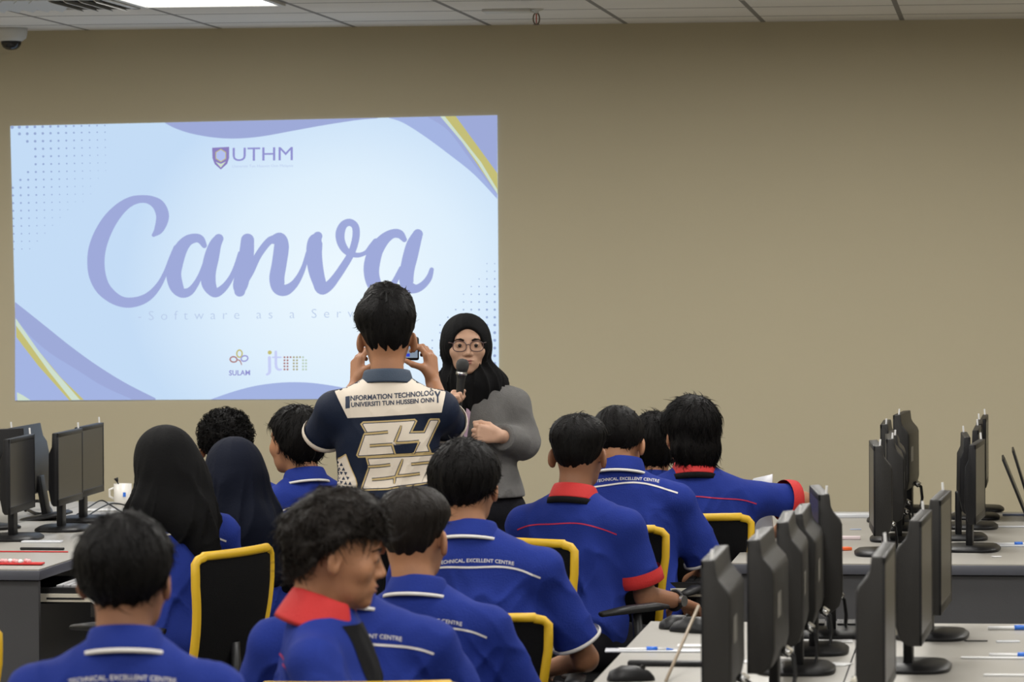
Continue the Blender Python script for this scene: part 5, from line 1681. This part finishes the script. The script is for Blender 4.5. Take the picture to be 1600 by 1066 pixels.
# keyboard and mouse on the tray at the end of the far right desk
p = Vector((FR.x - 0.09, FR.y + 0.31, 0.662))
t = thing('keyboard', p, R(90)); tag(t, 'black keyboard on the tray pulled out of the far right desk', 'keyboard', 'keyboards')
MB().box((0, 0, 0.009), (0.42, 0.135, 0.016)).build('keyboard_case', m_plas, t, bevel=0.003)
k = MB()
for r_ in range(5):
    for c in range(15): k.box((-0.19 + 0.0272 * c, -0.048 + 0.024 * r_, 0.0195), (0.022, 0.019, 0.006))
k.build('keys', m_plas, t)
p = Vector((NL.x + 0.07, NL.y + 0.37, 0.6625))
t2 = dup(t, p, R(90)); tag(t2, 'keyboard with pale keys on the pulled out tray at the left', 'keyboard', 'keyboards')
for c in t2.children:
    if c.name.startswith('keys'): c.data = c.data.copy(); c.data.materials.clear(); c.data.materials.append(m_keys)


# laptops, seen edge on
def laptop(u, s_, lean, rz, label):
    p = P(u, 400, s_); t = thing('laptop', (p.x, p.y, DH + 0.001), rz); tag(t, label, 'laptop', 'open laptops')
    MB().box((0, 0.11, 0.009), (0.33, 0.22, 0.016)).build('laptop_base', m_plas, t, bevel=0.003)
    M = Matrix.Rotation(R(lean), 3, 'X')
    MB().box((M @ Vector((0, 0, 0.115))) + Vector((0, 0, 0.018)), (0.33, 0.008, 0.23), M).build('laptop_lid', m_mon, t, bevel=0.002)
    MB().box((M @ Vector((0, 0.0048, 0.118))) + Vector((0, 0, 0.018)), (0.31, 0.001, 0.20), M).build('laptop_screen', m_glass, t)
    return t


laptop(1602, 415, 22, R(-90), 'open laptop tilted back at the right photo edge')
laptop(1609, 402, 17, R(-90), 'second open laptop just behind the first at the right photo edge')

# left block
p = on_desk(192, 788)
t = thing('mug', (p.x, p.y, DH + 0.001)); tag(t, 'white mug with a spoon on the left desk beside the black headscarf', 'mug')
mm = mat('white_china', (0.72, 0.70, 0.66), 0.3)
MB().lathe([(0.001, 0), (0.034, 0), (0.036, 0.004), (0.036, 0.082), (0.033, 0.082), (0.032, 0.008), (0.001, 0.006)], 24).build('cup', mm, t, smooth=True)
MB().tube([(-0.034, 0, 0.065), (-0.055, 0, 0.058), (-0.055, 0, 0.030), (-0.034, 0, 0.020)], 0.005, 8).build('handle', mm, t, smooth=True)
MB().tube([(0.01, 0, 0.02), (-0.025, 0, 0.095)], 0.003, 6).tube([(-0.022, 0, 0.09), (-0.028, 0, 0.105)], [0.004, 0.010], 8).build('spoon', m_plas, t, smooth=True)
MB().box((0.015, -0.0365, 0.04), (0.012, 0.001, 0.018)).build('print', m_bluep, t)
p = on_desk(150, 800)
flat_item('paper', 'white papers on the left desk behind the far screen', 'paper', 158, 798, 0.12, 0.1, 0.004, m_paper, 10)
flat_item('red_disc', 'flat red plastic piece beside the middle left monitor', 'plastic piece', 108, 829, 0.08, 0.05, 0.006, m_red, 10)
flat_item('phone', 'flat dark phone lying along the red strip on the left desk', 'phone', 66, 860, 0.155, 0.012, 0.009, m_plas, 0, bevel=0.003)
flat_item('red_strip', 'long thin red strip lying across the left desk', 'strip', 48, 863.5, 0.26, 0.008, 0.004, m_red, 0)
sleeve_bag(66, 848, 2, 'crumpled clear wrapper in front of the left monitors', 0.14, 0.05, 0.006)
# pink snack packet with lumps
p = on_desk(30, 883); t = thing('snack_packet', (p.x, p.y, DH + 0.001)); tag(t, 'red and pink snack packet near the front edge of the left desk', 'packet')
MB().box((0, 0, 0.004), (0.16, 0.05, 0.006)).build('packet_back', m_red, t, bevel=0.002)
rg = random.Random(3)
for k in range(9):
    x = -0.07 + 0.013 * k
    MB().lathe([(0.001, 0.0), (0.008, 0.001), (0.009, 0.007), (0.005, 0.012), (0.001, 0.013)], 10, (x, rg.uniform(-0.015, 0.015), 0.006)).build('sweet', m_pink if k % 3 else m_paper, t, smooth=True)


def cable(pts, label, r=0.003):
    P0 = Vector(pts[0]); o = MB().tube([Vector(q) - P0 for q in [tuple(c) for c in catmull(pts, 6)]], r, 6).build('cable', m_plas, None, smooth=True)
    o.location = P0; tag(o, label, 'cable', 'loose black cables on the left desk'); return o


a = [on_desk(*q) + Vector((0, 0, z)) for q, z in (((120, 806), 0.004), ((140, 800), 0.02), ((158, 796), 0.035), ((172, 797), 0.02), ((190, 802), 0.004))]
cable([tuple(q) for q in a], 'black cable looping towards the mug on the left desk')
a = [on_desk(*q) + Vector((0, 0, z)) for q, z in (((135, 810), 0.004), ((150, 806), 0.02), ((170, 800), 0.03), ((185, 797), 0.025), ((200, 795), 0.01))]
cable([tuple(q) for q in a], 'second black cable crossing the first near the mug')
a = [on_desk(*q) + Vector((0, 0, z)) for q, z in (((40, 800), 0.006), ((52, 796), 0.03), ((66, 797), 0.03), ((80, 802), 0.006), ((60, 806), 0.006), ((44, 802), 0.012))]
cable([tuple(q) for q in a], 'coil of thick black cable behind the left monitors', 0.007)
# small clear packet standing beyond the far right shoulder
p = P(1183, 746, 450)
o = MB().loft([[(-0.04, -0.02, 0), (0.04, -0.02, 0), (0.04, 0.02, 0), (-0.04, 0.02, 0)], [(-0.045, -0.03, 0.10), (0.035, -0.03, 0.10), (0.035, 0.03, 0.10), (-0.045, 0.03, 0.10)], [(-0.04, -0.016, 0.20), (0.036, -0.016, 0.20), (0.036, 0.016, 0.20), (-0.04, 0.016, 0.20)], [(-0.030, -0.002, 0.222), (0.038, -0.002, 0.238), (0.038, 0.002, 0.238), (-0.030, 0.002, 0.222)]]).build('snack_bag', m_clear, None, bevel=0.004)
o.location = (-0.815, p.y, DH + 0.001); tag(o, 'clear and silver snack bag standing behind the shoulder with the red cuff', 'snack bag')
